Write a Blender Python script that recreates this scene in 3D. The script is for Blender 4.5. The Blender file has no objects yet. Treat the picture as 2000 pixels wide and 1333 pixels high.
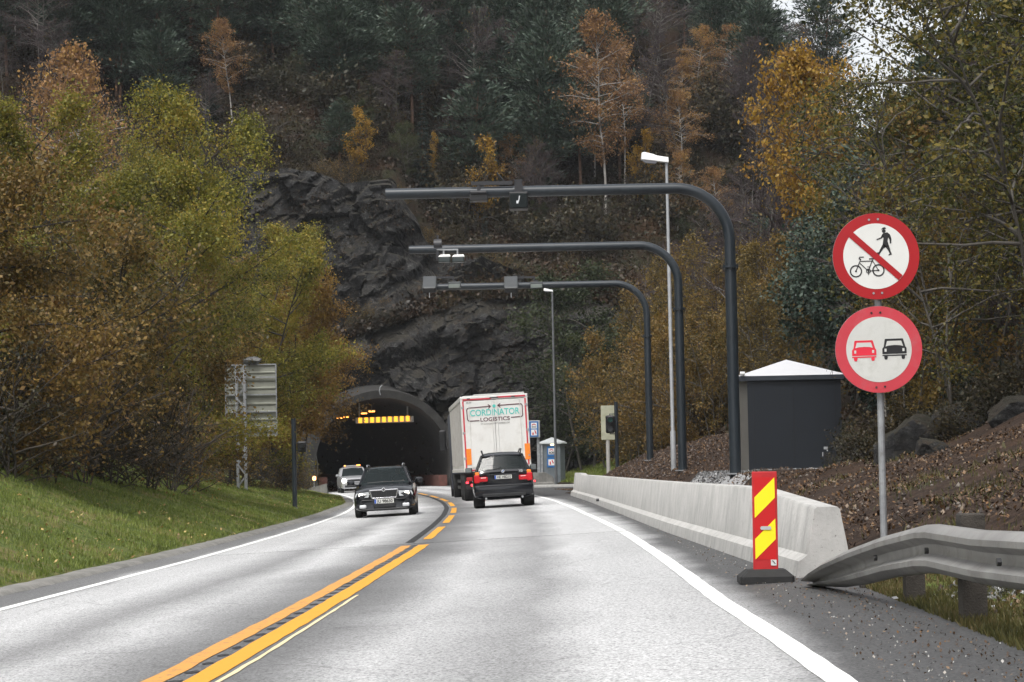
import bpy, bmesh, math, random
import numpy as np
from mathutils import Vector, Matrix
R_ = math.radians
SC = bpy.context.scene
COL = SC.collection

# ------------------------------------------------------------ camera
FPX = 4444.0                      # focal length in photo pixels (photo 2000 wide)
EZ = 1.22                         # eye height above the road datum
PIT = math.atan(222.5 / FPX); ROL = R_(1.15)
_F = Vector((0, math.cos(PIT), math.sin(PIT))); _U = Vector((0, -math.sin(PIT), math.cos(PIT))); _R = Vector((1, 0, 0))
CR = math.cos(ROL) * _R - math.sin(ROL) * _U
CU = math.cos(ROL) * _U + math.sin(ROL) * _R
cam = bpy.data.cameras.new("camera"); cam.lens = FPX * 36 / 2000; cam.sensor_width = 36; cam.clip_end = 3000; cam.clip_start = 0.1
camo = bpy.data.objects.new("camera", cam); COL.objects.link(camo); SC.camera = camo
m = Matrix.Identity(4)
for i in range(3):
    m[i][0] = CR[i]; m[i][1] = CU[i]; m[i][2] = -_F[i]
m[2][3] = EZ
camo.matrix_world = m

# ------------------------------------------------------------ world, sun, exposure
SUN_EL, SUN_AZ = R_(60), R_(205)          # high thin cloud, light from behind the camera, slightly left
w = bpy.data.worlds.new("World"); SC.world = w; w.use_nodes = True
nt = w.node_tree; bg = nt.nodes["Background"]
sky = nt.nodes.new("ShaderNodeTexSky"); sky.sky_type = 'NISHITA'; sky.sun_disc = False
sky.sun_elevation = SUN_EL; sky.sun_rotation = SUN_AZ; sky.air_density = 1.0; sky.dust_density = 4.0; sky.ozone_density = 1.0
hs = nt.nodes.new("ShaderNodeHueSaturation"); hs.inputs['Saturation'].default_value = 0.16   # overcast: nearly white
nt.links.new(sky.outputs[0], hs.inputs['Color']); nt.links.new(hs.outputs[0], bg.inputs[0]); bg.inputs[1].default_value = 0.15
sl = bpy.data.lights.new("sun", 'SUN'); sl.energy = 1.1; sl.angle = R_(14); sl.color = (1, 0.97, 0.92)
so = bpy.data.objects.new("sun", sl); COL.objects.link(so)
sd = Vector((math.sin(SUN_AZ) * math.cos(SUN_EL), math.cos(SUN_AZ) * math.cos(SUN_EL), math.sin(SUN_EL)))
so.rotation_euler = sd.to_track_quat('Z', 'Y').to_euler()
SC.view_settings.view_transform = 'Standard'; SC.view_settings.look = 'None'; SC.view_settings.gamma = 1
SC.view_settings.exposure = 0.8
SC.cycles.max_bounces = 6; SC.cycles.diffuse_bounces = 3; SC.cycles.transparent_max_bounces = 12

# ------------------------------------------------------------ helpers
def tag(o, label=None, cat=None, group=None, kind=None):
    if label: o['label'] = label
    if cat: o['category'] = cat
    if group: o['group'] = group
    if kind: o['kind'] = kind
    return o
def empty(name, loc=(0, 0, 0), rot=(0, 0, 0)):
    o = bpy.data.objects.new(name, None); o.empty_display_size = .2; COL.objects.link(o)
    o.location = loc; o.rotation_euler = rot; return o
class MB:
    """collects shapes; build() links them as one mesh object"""
    def __init__(s): s.v = []; s.f = []; s.mi = []; s.mats = []; s.n = 0; s.cur = 0
    def mat(s, m):
        if m not in s.mats: s.mats.append(m)
        s.cur = s.mats.index(m); return s
    def add(s, vs, fs):
        s.v.extend([tuple(p) for p in vs]); s.f.extend([tuple(i + s.n for i in f) for f in fs]); s.mi.extend([s.cur] * len(fs)); s.n += len(vs); return s
    def box(s, c, d, M=None):
        x, y, z = [k / 2 for k in d]
        vs = [Vector((a * x, b * y, e * z)) for a in (-1, 1) for b in (-1, 1) for e in (-1, 1)]
        if M: vs = [M @ p for p in vs]
        vs = [p + Vector(c) for p in vs]
        return s.add(vs, [(0, 1, 3, 2), (4, 6, 7, 5), (0, 4, 5, 1), (2, 3, 7, 6), (0, 2, 6, 4), (1, 5, 7, 3)])
    def rbox(s, c, d, r=.02, M=None, seg=2):
        bm = bmesh.new(); bmesh.ops.create_cube(bm, size=1)
        for v in bm.verts: v.co = Vector((v.co.x * d[0], v.co.y * d[1], v.co.z * d[2]))
        bmesh.ops.bevel(bm, geom=list(bm.edges), offset=min(r, min(d) * .45), segments=seg, affect='EDGES', profile=.5)
        bm.verts.index_update()
        vs = [(M @ v.co if M else v.co) + Vector(c) for v in bm.verts]
        fs = [[v.index for v in f.verts] for f in bm.faces]; bm.free(); return s.add(vs, fs)
    def tube(s, pts, r, k=12, cap=True):
        pts = [Vector(p) for p in pts]; rs = r if isinstance(r, (list, tuple)) else [r] * len(pts)
        vs = []; t0 = (pts[1] - pts[0]).normalized(); a = t0.orthogonal().normalized()
        for i, p in enumerate(pts):
            t = (pts[min(i + 1, len(pts) - 1)] - pts[max(i - 1, 0)]).normalized()
            a = (a - t * a.dot(t)).normalized(); b = t.cross(a)
            for j in range(k):
                g = 2 * math.pi * j / k; vs.append(p + (a * math.cos(g) + b * math.sin(g)) * rs[i])
        fs = [(i * k + j, i * k + (j + 1) % k, (i + 1) * k + (j + 1) % k, (i + 1) * k + j) for i in range(len(pts) - 1) for j in range(k)]
        if cap: fs += [tuple(range(k))[::-1], tuple((len(pts) - 1) * k + j for j in range(k))]
        return s.add(vs, fs)
    def loft(s, rings, closed=True, cap=True):
        k = len(rings[0]); vs = [p for r in rings for p in r]
        fs = [(i * k + j, i * k + (j + 1) % k, (i + 1) * k + (j + 1) % k, (i + 1) * k + j) for i in range(len(rings) - 1) for j in range(k if closed else k - 1)]
        if cap and closed: fs += [tuple(range(k))[::-1], tuple((len(rings) - 1) * k + j for j in range(k))]
        return s.add(vs, fs)
    def prism(s, pts, y0, y1, M=None, ax='y'):
        """2-D outline (a,b) -> x,z extruded along y (or x,y along z)"""
        n = len(pts)
        def q(p, t): 
            v = Vector((p[0], t, p[1])) if ax == 'y' else (Vector((p[0], p[1], t)) if ax == 'z' else Vector((t, p[0], p[1])))
            return M @ v if M else v
        vs = [q(p, y0) for p in pts] + [q(p, y1) for p in pts]
        fs = [tuple(range(n)), tuple(range(n, 2 * n))[::-1]] + [(i, (i + 1) % n, n + (i + 1) % n, n + i) for i in range(n)]
        return s.add(vs, fs)
    def build(s, name, mats=None, parent=None, smooth=False, fix=True):
        me = bpy.data.meshes.new(name); me.from_pydata(s.v, [], s.f)
        for m in (s.mats or ([mats] if not isinstance(mats, (list, tuple)) else mats)): me.materials.append(m)
        if s.mats: me.polygons.foreach_set('material_index', s.mi)
        if fix:
            bm = bmesh.new(); bm.from_mesh(me); bmesh.ops.recalc_face_normals(bm, faces=bm.faces); bm.to_mesh(me); bm.free()
        if smooth: me.shade_smooth(); me.set_sharp_from_angle(angle=R_(38)) if hasattr(me, 'set_sharp_from_angle') else None
        me.update(); o = bpy.data.objects.new(name, me); COL.objects.link(o)
        if parent: o.parent = parent
        return o
def npmesh(name, V, Fq, mats, mi=None, parent=None, tri=False):
    """fast mesh from numpy arrays: V (n,3), Fq (m,4) or (m,3)"""
    me = bpy.data.meshes.new(name); k = Fq.shape[1]
    me.vertices.add(len(V)); me.vertices.foreach_set('co', V.astype(np.float32).ravel())
    me.loops.add(Fq.size); me.loops.foreach_set('vertex_index', Fq.astype(np.int32).ravel())
    me.polygons.add(len(Fq)); me.polygons.foreach_set('loop_start', np.arange(0, Fq.size, k, dtype=np.int32))
    if mi is not None: me.polygons.foreach_set('material_index', mi.astype(np.int32))
    for m_ in mats: me.materials.append(m_)
    me.update(calc_edges=True)
    return me
def link(name, me, parent=None):
    o = bpy.data.objects.new(name, me); COL.objects.link(o)
    if parent: o.parent = parent
    return o
def copy_tree(o, parent=None):
    c = o.copy(); COL.objects.link(c); c.parent = parent
    for ch in list(o.children): copy_tree(ch, c)
    return c
TXT = {}
def textmesh(s, size, w=None, ext=.002, bold=0.0):
    cu = bpy.data.curves.new('t', 'FONT'); cu.body = s; cu.size = size; cu.align_x = 'CENTER'; cu.align_y = 'CENTER'; cu.extrude = ext; cu.offset = bold
    o = bpy.data.objects.new('t', cu); COL.objects.link(o)
    me = bpy.data.meshes.new_from_object(o.evaluated_get(bpy.context.evaluated_depsgraph_get()))
    bpy.data.objects.remove(o); bpy.data.curves.remove(cu)
    vs = [v.co.copy() for v in me.vertices]; fs = [tuple(p.vertices) for p in me.polygons]; bpy.data.meshes.remove(me)
    if w:
        xs = [v.x for v in vs]; k = w / (max(xs) - min(xs)); vs = [Vector((v.x * k, v.y, v.z)) for v in vs]
    return vs, fs
def addtext(mb, s, size, c, M, w=None, bold=0.0, ext=.002):
    vs, fs = textmesh(s, size, w, ext, bold)
    mb.add([M @ v + Vector(c) for v in vs], fs)
# text faces -y (towards camera): text x -> x, y -> z, z -> -y
MT = Matrix(((1, 0, 0), (0, 0, -1), (0, 1, 0)))
MTB = Matrix(((-1, 0, 0), (0, 0, 1), (0, 1, 0)))      # faces +y

# ------------------------------------------------------------ materials
class NM:
    def __init__(s, name):
        s.m = bpy.data.materials.new(name); s.m.use_nodes = True; s.t = s.m.node_tree; s.b = s.t.nodes['Principled BSDF']; s.out = s.t.nodes['Material Output']
    def n(s, t, **k):
        o = s.t.nodes.new(t)
        for a, b in k.items(): setattr(o, a, b)
        return o
    def l(s, a, b): s.t.links.new(a, b)
    def coord(s, kind='Object', scale=None):
        c = s.n('ShaderNodeTexCoord').outputs[kind]
        if scale:
            mp = s.n('ShaderNodeMapping'); mp.inputs['Scale'].default_value = scale; s.l(c, mp.inputs[0]); return mp.outputs[0]
        return c
    def noise(s, co, sc, det=4, rough=.55):
        x = s.n('ShaderNodeTexNoise'); x.inputs['Scale'].default_value = sc; x.inputs['Detail'].default_value = det; x.inputs['Roughness'].default_value = rough
        s.l(co, x.inputs['Vector']); return x.outputs[0]
    def ramp(s, fac, stops):
        r = s.n('ShaderNodeValToRGB'); e = r.color_ramp.elements
        while len(e) < len(stops): e.new(.5)
        for i, (p, c) in enumerate(stops):
            e[i].position = p; e[i].color = (c, c, c, 1) if isinstance(c, (int, float)) else (*c, 1)
        s.l(fac, r.inputs[0]); return r.outputs[0]
    def mix(s, fac, a, b, mode='MIX'):
        x = s.n('ShaderNodeMix', data_type='RGBA', blend_type=mode)
        for v, i in ((fac, 0), (a, 6), (b, 7)):
            if hasattr(v, 'links'): s.l(v, x.inputs[i])
            else: x.inputs[i].default_value = v if isinstance(v, (int, float)) else (*v, 1)
        return x.outputs[2]
    def math(s, op, a, b=None):
        x = s.n('ShaderNodeMath', operation=op)
        for v, i in ((a, 0), (b, 1)):
            if v is None: continue
            if hasattr(v, 'links'): s.l(v, x.inputs[i])
            else: x.inputs[i].default_value = v
        return x.outputs[0]
    def bump(s, h, st, d=.02):
        x = s.n('ShaderNodeBump'); x.inputs['Strength'].default_value = st; x.inputs['Distance'].default_value = d; s.l(h, x.inputs['Height']); s.l(x.outputs[0], s.b.inputs['Normal'])
    def set(s, **k):
        for a, b in k.items():
            i = s.b.inputs[a.replace('_', ' ')]
            if hasattr(b, 'links'): s.l(b, i)
            else: i.default_value = (*b, 1) if isinstance(b, tuple) and len(b) == 3 else b
        return s
def simple(name, c, rough=.6, metal=0.0, var=.12, vs=3.0, bump=0, spec=.5, dirt=None):
    q = NM(name); co = q.coord()
    n = q.noise(co, vs, 5)
    a = tuple(max(0, x * (1 - var)) for x in c); b = tuple(min(1, x * (1 + var)) for x in c)
    colr = q.ramp(n, [(.3, a), (.7, b)])
    if dirt: colr = q.mix(q.ramp(q.noise(co, vs * 1.7, 6, .7), [(.5, 0.0), (.75, .8)]), colr, dirt)
    q.set(Base_Color=colr, Roughness=rough, Metallic=metal); q.b.inputs['Specular IOR Level'].default_value = spec
    if bump: q.bump(q.noise(co, vs * 12, 4), bump)
    return q.m
def emit(name, c, st, base=(.02, .02, .02)):
    q = NM(name); q.set(Base_Color=base, Emission_Color=c, Emission_Strength=st); return q.m
def leafmat(name, cols, scale=.5, trans=.35, rnd=.45, rough=.5):
    """every leaf its own tint (random per island) drifting in patches through the crown"""
    q = NM(name); g = q.n('ShaderNodeNewGeometry'); oi = q.n('ShaderNodeObjectInfo')
    co = q.coord('Object'); n = q.noise(co, scale, 3)
    f = q.math('ADD', q.math('MULTIPLY', g.outputs['Random Per Island'], rnd), q.math('MULTIPLY', q.math('SUBTRACT', n, .28), 1.9 * (1 - rnd)))
    f = q.math('ADD', f, q.math('MULTIPLY', q.math('SUBTRACT', oi.outputs['Random'], .5), .22))
    k = len(cols); colr = q.ramp(f, [((i + .5) / k, c) for i, c in enumerate(cols)])
    q.set(Base_Color=colr, Roughness=rough); q.b.inputs['Specular IOR Level'].default_value = .3
    if trans:
        tr = q.n('ShaderNodeBsdfTranslucent'); q.l(colr, tr.inputs[0]); ms = q.n('ShaderNodeMixShader'); ms.inputs[0].default_value = trans
        q.l(q.b.outputs[0], ms.inputs[1]); q.l(tr.outputs[0], ms.inputs[2]); q.l(ms.outputs[0], q.out.inputs[0])
    return q.m
def glassmat(name, tint=(.45, .52, .52), rough=.03, k=.22):
    q = NM(name); q.set(Base_Color=(.035, .05, .052), Roughness=rough); q.b.inputs['Specular IOR Level'].default_value = .6  # dark teal base colour imitates sky and hill reflected in the pane
    t = q.n('ShaderNodeBsdfTransparent'); t.inputs[0].default_value = (*tint, 1)
    ms = q.n('ShaderNodeMixShader'); lw = q.n('ShaderNodeFresnel'); lw.inputs[0].default_value = 1.5
    f = q.math('ADD', lw.outputs[0], k); q.l(f, ms.inputs[0]); q.l(t.outputs[0], ms.inputs[1]); q.l(q.b.outputs[0], ms.inputs[2]); q.l(ms.outputs[0], q.out.inputs[0]); return q.m
M_ = {}
M_['galv'] = simple('galvanised_steel', (.30, .31, .32), .5, .35, .2, 6, dirt=(.16, .15, .14))
M_['galv_light'] = simple('galvanised_bright', (.34, .35, .36), .5, .3, .12, 5)
M_['dark_steel'] = simple('dark_blue_grey_paint', (.017, .023, .029), .36, 0, .15, 4)
M_['black'] = simple('black_plastic', (.012, .012, .013), .45, 0, .1, 4)
M_['rubber'] = simple('rubber', (.014, .014, .014), .85, 0, .3, 8)
M_['white'] = simple('white_paint', (.72, .72, .70), .4, 0, .05, 2, dirt=(.5, .48, .44))
M_['lamp_white'] = simple('lamp_white', (.75, .75, .74), .35, 0, .03, 2)
M_['chrome'] = simple('chrome', (.7, .7, .72), .18, .9, .05, 3)
M_['wood'] = simple('weathered_wood', (.04, .034, .028), .85, 0, .4, 7, bump=.6)
M_['paint_black'] = simple('black_car_paint', (.008, .009, .012), .12, 0, .1, 2)
M_['paint_silver'] = simple('silver_car_paint', (.42, .42, .43), .3, .5, .05, 2)
M_['glass'] = glassmat('tinted_glass')
M_['glass_dark'] = glassmat('dark_glass', (.22, .25, .26))
M_['lens'] = simple('lamp_lens', (.65, .66, .68), .15, .3, .1, 20)
M_['skin'] = simple('skin', (.45, .28, .2), .6)
M_['cloth'] = simple('dark_cloth', (.05, .055, .07), .9)
M_['seat'] = simple('grey_seat', (.05, .05, .055), .9)
M_['green_moss'] = simple('moss', (.07, .09, .02), .95, 0, .5, 3, bump=.5)

# ------------------------------------------------------------ road and terrain functions
_T = [(-60, -8.5), (-30, -4.5), (-15, -3.3), (0, -2.4), (13.5, -1.87), (23, -1.69), (37.6, -1.48), (50, -1.5), (62, -1.62), (73.5, -1.87), (78, -2.05), (85, -2.35), (90, -2.62), (98, -3.12), (102, -3.4), (111, -4.08), (115, -4.43), (123, -5.13), (140, -7.0), (153, -8.8), (200, -17.5), (260, -30)]
_ys = np.arange(-60, 261, 1.0); _xs = np.interp(_ys, [a for a, b in _T], [b for a, b in _T])
_k = np.exp(-np.linspace(-2, 2, 13) ** 2); _k /= _k.sum()
_xs = np.convolve(np.pad(_xs, 6, mode='edge'), _k, 'valid'); _xs[:8] = np.interp(_ys[:8], [-60, -30], [-8.5, -4.5])
def XC(y): return np.interp(y, _ys, _xs)
def road(X, Y):
    o = np.clip(X - XC(Y), -6, 5.5)
    return -0.006 * np.clip(Y, -60, 200) + 0.04 * o
def sm(a, b, x): t = np.clip((x - a) / (b - a), 0, 1); return t * t * (3 - 2 * t)
def vnoise(x, y, s=0):
    """cheap smooth value noise for terrain"""
    def h(i, j): 
        q = np.sin(i * 127.1 + j * 311.7 + s * 74.7) * 43758.5453; return q - np.floor(q)
    xi = np.floor(x); yi = np.floor(y); fx = x - xi; fy = y - yi; fx = fx * fx * (3 - 2 * fx); fy = fy * fy * (3 - 2 * fy)
    return (h(xi, yi) * (1 - fx) + h(xi + 1, yi) * fx) * (1 - fy) + (h(xi, yi + 1) * (1 - fx) + h(xi + 1, yi + 1) * fx) * fy - .5
def facets(u, v, cell, amp, tilt, seed):
    """broken-rock relief: every jittered cell is a flat tilted plane, with a step to its neighbours"""
    U = u / cell; V = v / cell; iu = np.floor(U); iv = np.floor(V); best = np.full(U.shape, 1e9); out = np.zeros(U.shape)
    def h(i, j, k): q = np.sin(i * 127.1 + j * 311.7 + (seed + k) * 74.7) * 43758.5453; return q - np.floor(q)
    for a in (-1, 0, 1):
        for b in (-1, 0, 1):
            i = iu + a; j = iv + b; du = U - (i + .1 + .8 * h(i, j, 0)); dv = V - (j + .1 + .8 * h(i, j, 1)); d = du * du + dv * dv; m_ = d < best
            best = np.where(m_, d, best); out = np.where(m_, amp * (h(i, j, 2) - .5) + tilt * cell * (du * (h(i, j, 3) - .5) + dv * (h(i, j, 4) - .5)) * 2, out)
    return out
def ctop(X): return np.interp(X, [-60, -22, -12, -8, -5, 2, 8, 14, 24], [22, 21.5, 20.5, 19.5, 14.8, 13.0, 12.4, 12, 11])   # cliff top height
def ledge_l(Y): return np.interp(Y, [20, 60, 85, 97, 110], [-4.95, -4.8, -4.6, -4.2, -4.3])      # where the left grass begins
def terr(X, Y):
    X = np.asarray(X, float); Y = np.asarray(Y, float)
    o = X - XC(Y); z = road(X, Y)
    # left bank
    e = np.clip(ledge_l(Y) - o, 0, None)
    k = np.interp(Y, [20, 50, 65, 85, 100, 150], [.34, .36, .33, .24, .2, .2])
    L = np.where(e > 0, .09 + k * np.minimum(e, 5) + np.clip(e - 5, 0, None) * .28, 0)
    L = L + sm(.3, 2, e) * (vnoise(X * .7, Y * .5, 1) * .22 + vnoise(X * 2.3, Y * 2, 2) * .06) + sm(2, 8, e) * vnoise(X * .2, Y * .15, 3) * .8
    # right side
    o0 = np.interp(Y, [0, 26, 60, 92, 100, 150], [4.55, 4.6, 4.7, 4.7, 8.0, 9.3])
    r = np.clip(o - o0, 0, None)
    near = np.interp(np.clip(r - .55 * (1 - sm(16.5, 20, Y)), 0, None), [0, .6, 1.3, 3.5, 5.5, 9, 60], [0, .28, .60, 1.22, 2.05, 4.2, 28])
    mid = np.interp(r, [0, 1.6, 2.1, 5.0, 6.5, 9, 60], [0, .15, .75, .82, 1.3, 2.3, 19])
    midb = np.interp(r, [0, .8, 1.8, 3.5, 6, 9, 60], [0, .15, .75, 1.5, 2.0, 3.1, 18])
    far = np.interp(r, [0, 1, 4, 12, 60], [0, .3, 1.0, 3.5, 16])
    a = sm(34, 50, Y); b = sm(66, 74, Y); c = sm(92, 112, Y)
    Rr = (near * (1 - a) + mid * a) * (1 - b) + midb * b; Rr = Rr * (1 - c) + far * c
    Rr = Rr + sm(.4, 2.5, r) * (vnoise(X * .9, Y * .6, 4) * .22 + vnoise(X * 3, Y * 2.4, 5) * .07) * (1 - .85 * sm(50, 55, Y) * (1 - sm(66, 70, Y)) * sm(1.4, 2, r) * (1 - sm(5, 6, r)))
    Rr = Rr + sm(4, 10, r) * vnoise(X * .25, Y * .2, 6) * 1.6
    z = z + L + Rr
    # the hill behind the cliff
    ct = ctop(X)
    slope = np.interp(X, [-60, -10, 0, 15, 30], [.62, .62, .64, .72, .6])
    hill = ct + slope * (Y - 160) + vnoise(X * .12, Y * .12, 7) * 4 + vnoise(X * .35, Y * .35, 8) * 1.4
    crest = np.interp(X, [-200, -60, 8, 18, 25, 29, 34, 60, 200], [90, 75, 62, 54, 42, 28, 22, 21, 21])
    hill = crest - np.log1p(np.exp(np.clip((crest - hill) / 2.5, -30, 30))) * 2.5
    step = sm(160.6, 162.0, Y)
    z = np.where(Y > 157.5, z * (1 - step) + np.maximum(hill, z) * step, z)
    # sides of the valley: rise beyond the road corridor
    z = z + sm(-16, -60, X) * 6
    return z
def tz(x, y): return float(terr(x, y))
def ray(px, py):
    d = (px - 1000) / FPX * CR + (666.5 - py) / FPX * CU + _F; return d / d.y
def P(px, py, D): d = ray(px, py); return Vector((d.x * D, D, EZ + d.z * D))
def PX(px, D, py=900): return ray(px, py).x * D
def onground(px, D, py=920):
    x = PX(px, D, py); return Vector((x, D, tz(x, D)))
def heading(Y): return math.atan2(-(float(XC(Y + 2)) - float(XC(Y - 2))), 4.0)   # +ve turns +y towards -x
# ------------------------------------------------------------ ground materials
def ground_mat():
    q = NM('ground'); co = q.coord()
    at = lambda n: q.n('ShaderNodeAttribute', attribute_name=n).outputs['Fac']
    n1 = q.noise(co, .6, 6); n2 = q.noise(co, 5, 6, .7); n3 = q.noise(co, 22, 4, .7)
    floor = q.ramp(n2, [(.3, (.008, .007, .005)), (.5, (.022, .016, .010)), (.62, (.038, .024, .013)), (.75, (.022, .024, .010))])
    floor = q.mix(q.ramp(n1, [(.45, 0.0), (.62, .75)]), floor, (.022, .024, .010))
    floor = q.mix(q.ramp(q.noise(co, .23, 4), [(.55, 0.0), (.66, .7)]), floor, (.045, .022, .010))
    dirt = q.ramp(n2, [(.3, (.014, .010, .008)), (.5, (.038, .024, .017)), (.7, (.07, .045, .03))])
    dirt = q.mix(q.ramp(q.noise(co, .8, 3), [(.55, 0.0), (.68, .6)]), dirt, (.06, .033, .018))
    grass = q.ramp(n2, [(.3, (.045, .06, .014)), (.5, (.09, .12, .026)), (.7, (.16, .14, .06))])
    grass = q.mix(q.ramp(q.noise(co, .9, 5), [(.52, 0.0), (.66, .75)]), grass, (.20, .15, .07))
    grav = q.ramp(n3, [(.3, (.12, .12, .12)), (.5, (.34, .34, .34)), (.7, (.6, .6, .6))])
    nz = q.noise(co, 2.5, 5)
    def edge(a): return q.ramp(q.math('ADD', at(a), q.math('MULTIPLY', q.math('SUBTRACT', nz, .5), .7)), [(.42, 0.0), (.58, 1.0)])
    c = q.mix(edge('dirt'), floor, dirt); c = q.mix(edge('grass'), c, grass); c = q.mix(edge('gravel'), c, grav)
    q.set(Base_Color=c, Roughness=.95); q.b.inputs['Specular IOR Level'].default_value = .2; q.bump(n2, .9, .12); return q.m
def asphalt_mat():
    q = NM('asphalt'); co = q.coord(); uv = q.n('ShaderNodeUVMap').outputs[0]
    sx = q.n('ShaderNodeSeparateXYZ'); q.l(uv, sx.inputs[0]); o = sx.outputs[0]; y = sx.outputs[1]
    wob = q.math('MULTIPLY', q.math('SUBTRACT', q.noise(co, .25, 4), .5), .9)
    oo = q.math('ADD', o, wob)
    # o remapped to 0..1 over -6..6
    f = q.math('ADD', q.math('DIVIDE', oo, 12.0), .5)
    def p(v): return (v + 6) / 12
    base = q.ramp(f, [(p(-5), .14), (p(-3.95), .16), (p(-3.6), .44), (p(-2.75), .46), (p(-1.95), .23), (p(-1.35), .46), (p(-.75), .24), (p(-.1), .11), (p(.4), .19), (p(1.0), .44), (p(1.9), .26), (p(2.4), .47), (p(3.35), .42), (p(3.72), .075), (p(5), .055)])
    vy = q.noise(q.coord('Object', (.5, .07, 1)), 1.2, 5)
    base = q.mix(1.0, base, q.ramp(vy, [(.3, .84), (.7, 1.1)]), 'MULTIPLY')
    ag = q.n('ShaderNodeTexVoronoi'); ag.inputs['Scale'].default_value = 70; q.l(co, ag.inputs['Vector'])
    sp = q.ramp(ag.outputs['Color'], [(.1, .5), (.45, 1.0), (.85, 1.25)])
    sp2 = q.ramp(q.noise(co, 38, 3, .8), [(.36, .38), (.47, 1.0), (.66, 1.2)])
    c = q.mix(1.0, q.mix(1.0, base, sp, 'MULTIPLY'), sp2, 'MULTIPLY')
    far = q.ramp(q.math('DIVIDE', y, 100.0), [(.383, 1.0), (.386, 1.10)])       # newer surfacing begins beyond the cross joint
    c = q.mix(1.0, c, far, 'MULTIPLY')
    # fine cracks
    cr = q.n('ShaderNodeTexVoronoi', feature='DISTANCE_TO_EDGE'); cr.inputs['Scale'].default_value = .35
    wv = q.n('ShaderNodeMix', data_type='VECTOR'); q.l(co, wv.inputs[4]); nn = q.n('ShaderNodeTexNoise'); nn.inputs['Scale'].default_value = 1.4; q.l(co, nn.inputs['Vector']); q.l(nn.outputs['Color'], wv.inputs[5]); wv.inputs[0].default_value = .35
    q.l(wv.outputs[1], cr.inputs['Vector'])
    c = q.mix(q.ramp(cr.outputs['Distance'], [(0.0, .35), (.004, 0.0)]), c, (.05, .05, .05))
    q.set(Base_Color=c, Roughness=q.ramp(vy, [(.3, .62), (.7, .78)])); q.b.inputs['Specular IOR Level'].default_value = .45
    q.bump(q.noise(co, 60, 3, .8), .5, .01); return q.m
def paint_mat(name, c, wear, worn=(.2, .19, .17)):
    q = NM(name); co = q.coord(); n = q.noise(co, 9, 6, .75); n2 = q.noise(co, 45, 3, .7)
    cc = q.mix(q.ramp(q.noise(co, 1.5, 4), [(.3, 0.0), (.7, .25)]), c, tuple(x * .75 for x in c))
    cc = q.mix(q.ramp(q.math('ADD', q.math('MULTIPLY', n, .7), q.math('MULTIPLY', n2, .3)), [(wear, 0.0), (wear + .07, 1.0)]), cc, worn)
    q.set(Base_Color=cc, Roughness=.65); q.bump(n2, .3, .01); return q.m
def concrete(name, a=(.36, .355, .34), b=(.5, .49, .47), pits=True):
    q = NM(name); co = q.coord(); n = q.noise(co, 2.2, 7, .65)
    c = q.ramp(n, [(.3, a), (.7, b)])
    st = q.noise(q.coord('Object', (2.2, 2.2, .25)), 3, 5, .6)     # runs down the face
    c = q.mix(q.ramp(st, [(.48, 0.0), (.72, .45)]), c, tuple(x * .55 for x in a))
    if pits: c = q.mix(q.ramp(q.noise(co, 30, 3, .7), [(.62, 0.0), (.7, .7)]), c, (.12, .11, .1))
    q.set(Base_Color=c, Roughness=.85); q.bump(q.noise(co, 18, 6, .7), .35, .02); return q.m
def rock_mat(name, dark=1.0, moss=.5):
    q = NM(name); co = q.coord(); n = q.noise(co, .8, 8, .7); n2 = q.noise(co, 3.4, 10, .82)
    stn = q.ramp(q.noise(co, 1.1, 5, .6), [(.52, 0.0), (.66, .55)]); c = q.ramp(n2, [(.38, (.006 * dark, .006 * dark, .007 * dark)), (.47, (.022 * dark, .021 * dark, .022 * dark)), (.56, (.10 * dark, .099 * dark, .094 * dark)), (.66, (.34 * dark, .34 * dark, .31 * dark))])
    c = q.mix(q.ramp(n, [(.5, 0.0), (.62, .7)]), c, (.012 * dark, .011 * dark, .012 * dark)); c = q.mix(stn, c, (.06 * dark, .042 * dark, .028 * dark))
    ck = q.n('ShaderNodeTexVoronoi', feature='DISTANCE_TO_EDGE'); ck.inputs['Scale'].default_value = 1.1; vm = q.n('ShaderNodeMix', data_type='VECTOR'); nn = q.n('ShaderNodeTexNoise'); nn.inputs['Scale'].default_value = 2.2; q.l(co, nn.inputs['Vector']); q.l(co, vm.inputs[4]); q.l(nn.outputs['Color'], vm.inputs[5]); vm.inputs[0].default_value = .3; q.l(vm.outputs[1], ck.inputs['Vector'])
    c = q.mix(q.ramp(ck.outputs['Distance'], [(0.0, .9), (.06, 0.0)]), c, (.004, .004, .004))
    g = q.n('ShaderNodeNewGeometry'); sx = q.n('ShaderNodeSeparateXYZ'); q.l(g.outputs['Normal'], sx.inputs[0])
    up = q.ramp(q.math('ADD', sx.outputs[2], q.math('MULTIPLY', q.math('SUBTRACT', n, .5), .9)), [(.45, 0.0), (.62, moss)])
    c = q.mix(up, c, q.ramp(n2, [(.35, (.022, .027, .010)), (.6, (.05, .032, .016))]))
    q.set(Base_Color=c, Roughness=.8); q.bump(n2, 1.0, .3); return q.m
M_['ground'] = ground_mat(); M_['asphalt'] = asphalt_mat()
M_['line_white'] = paint_mat('road_white', (.80, .80, .78), .62, (.3, .3, .29)); M_['line_yellow'] = paint_mat('road_yellow', (.68, .31, .02), .66, (.35, .2, .06))
M_['line_faded'] = paint_mat('road_yellow_faded', (.62, .29, .06), .53, (.26, .17, .09)); M_['line_ghost'] = paint_mat('road_ghost', (.72, .60, .36), .58, (.2, .19, .17))
M_['milled'] = simple('milled_asphalt', (.035, .035, .037), .9, 0, .4, 30, bump=.6)
M_['concrete'] = concrete('pale_concrete'); M_['concrete_old'] = concrete('dark_concrete', (.10, .098, .09), (.2, .195, .18)); M_['concrete_kerb'] = concrete('kerb_concrete', (.12, .118, .105), (.25, .24, .22))
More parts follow.
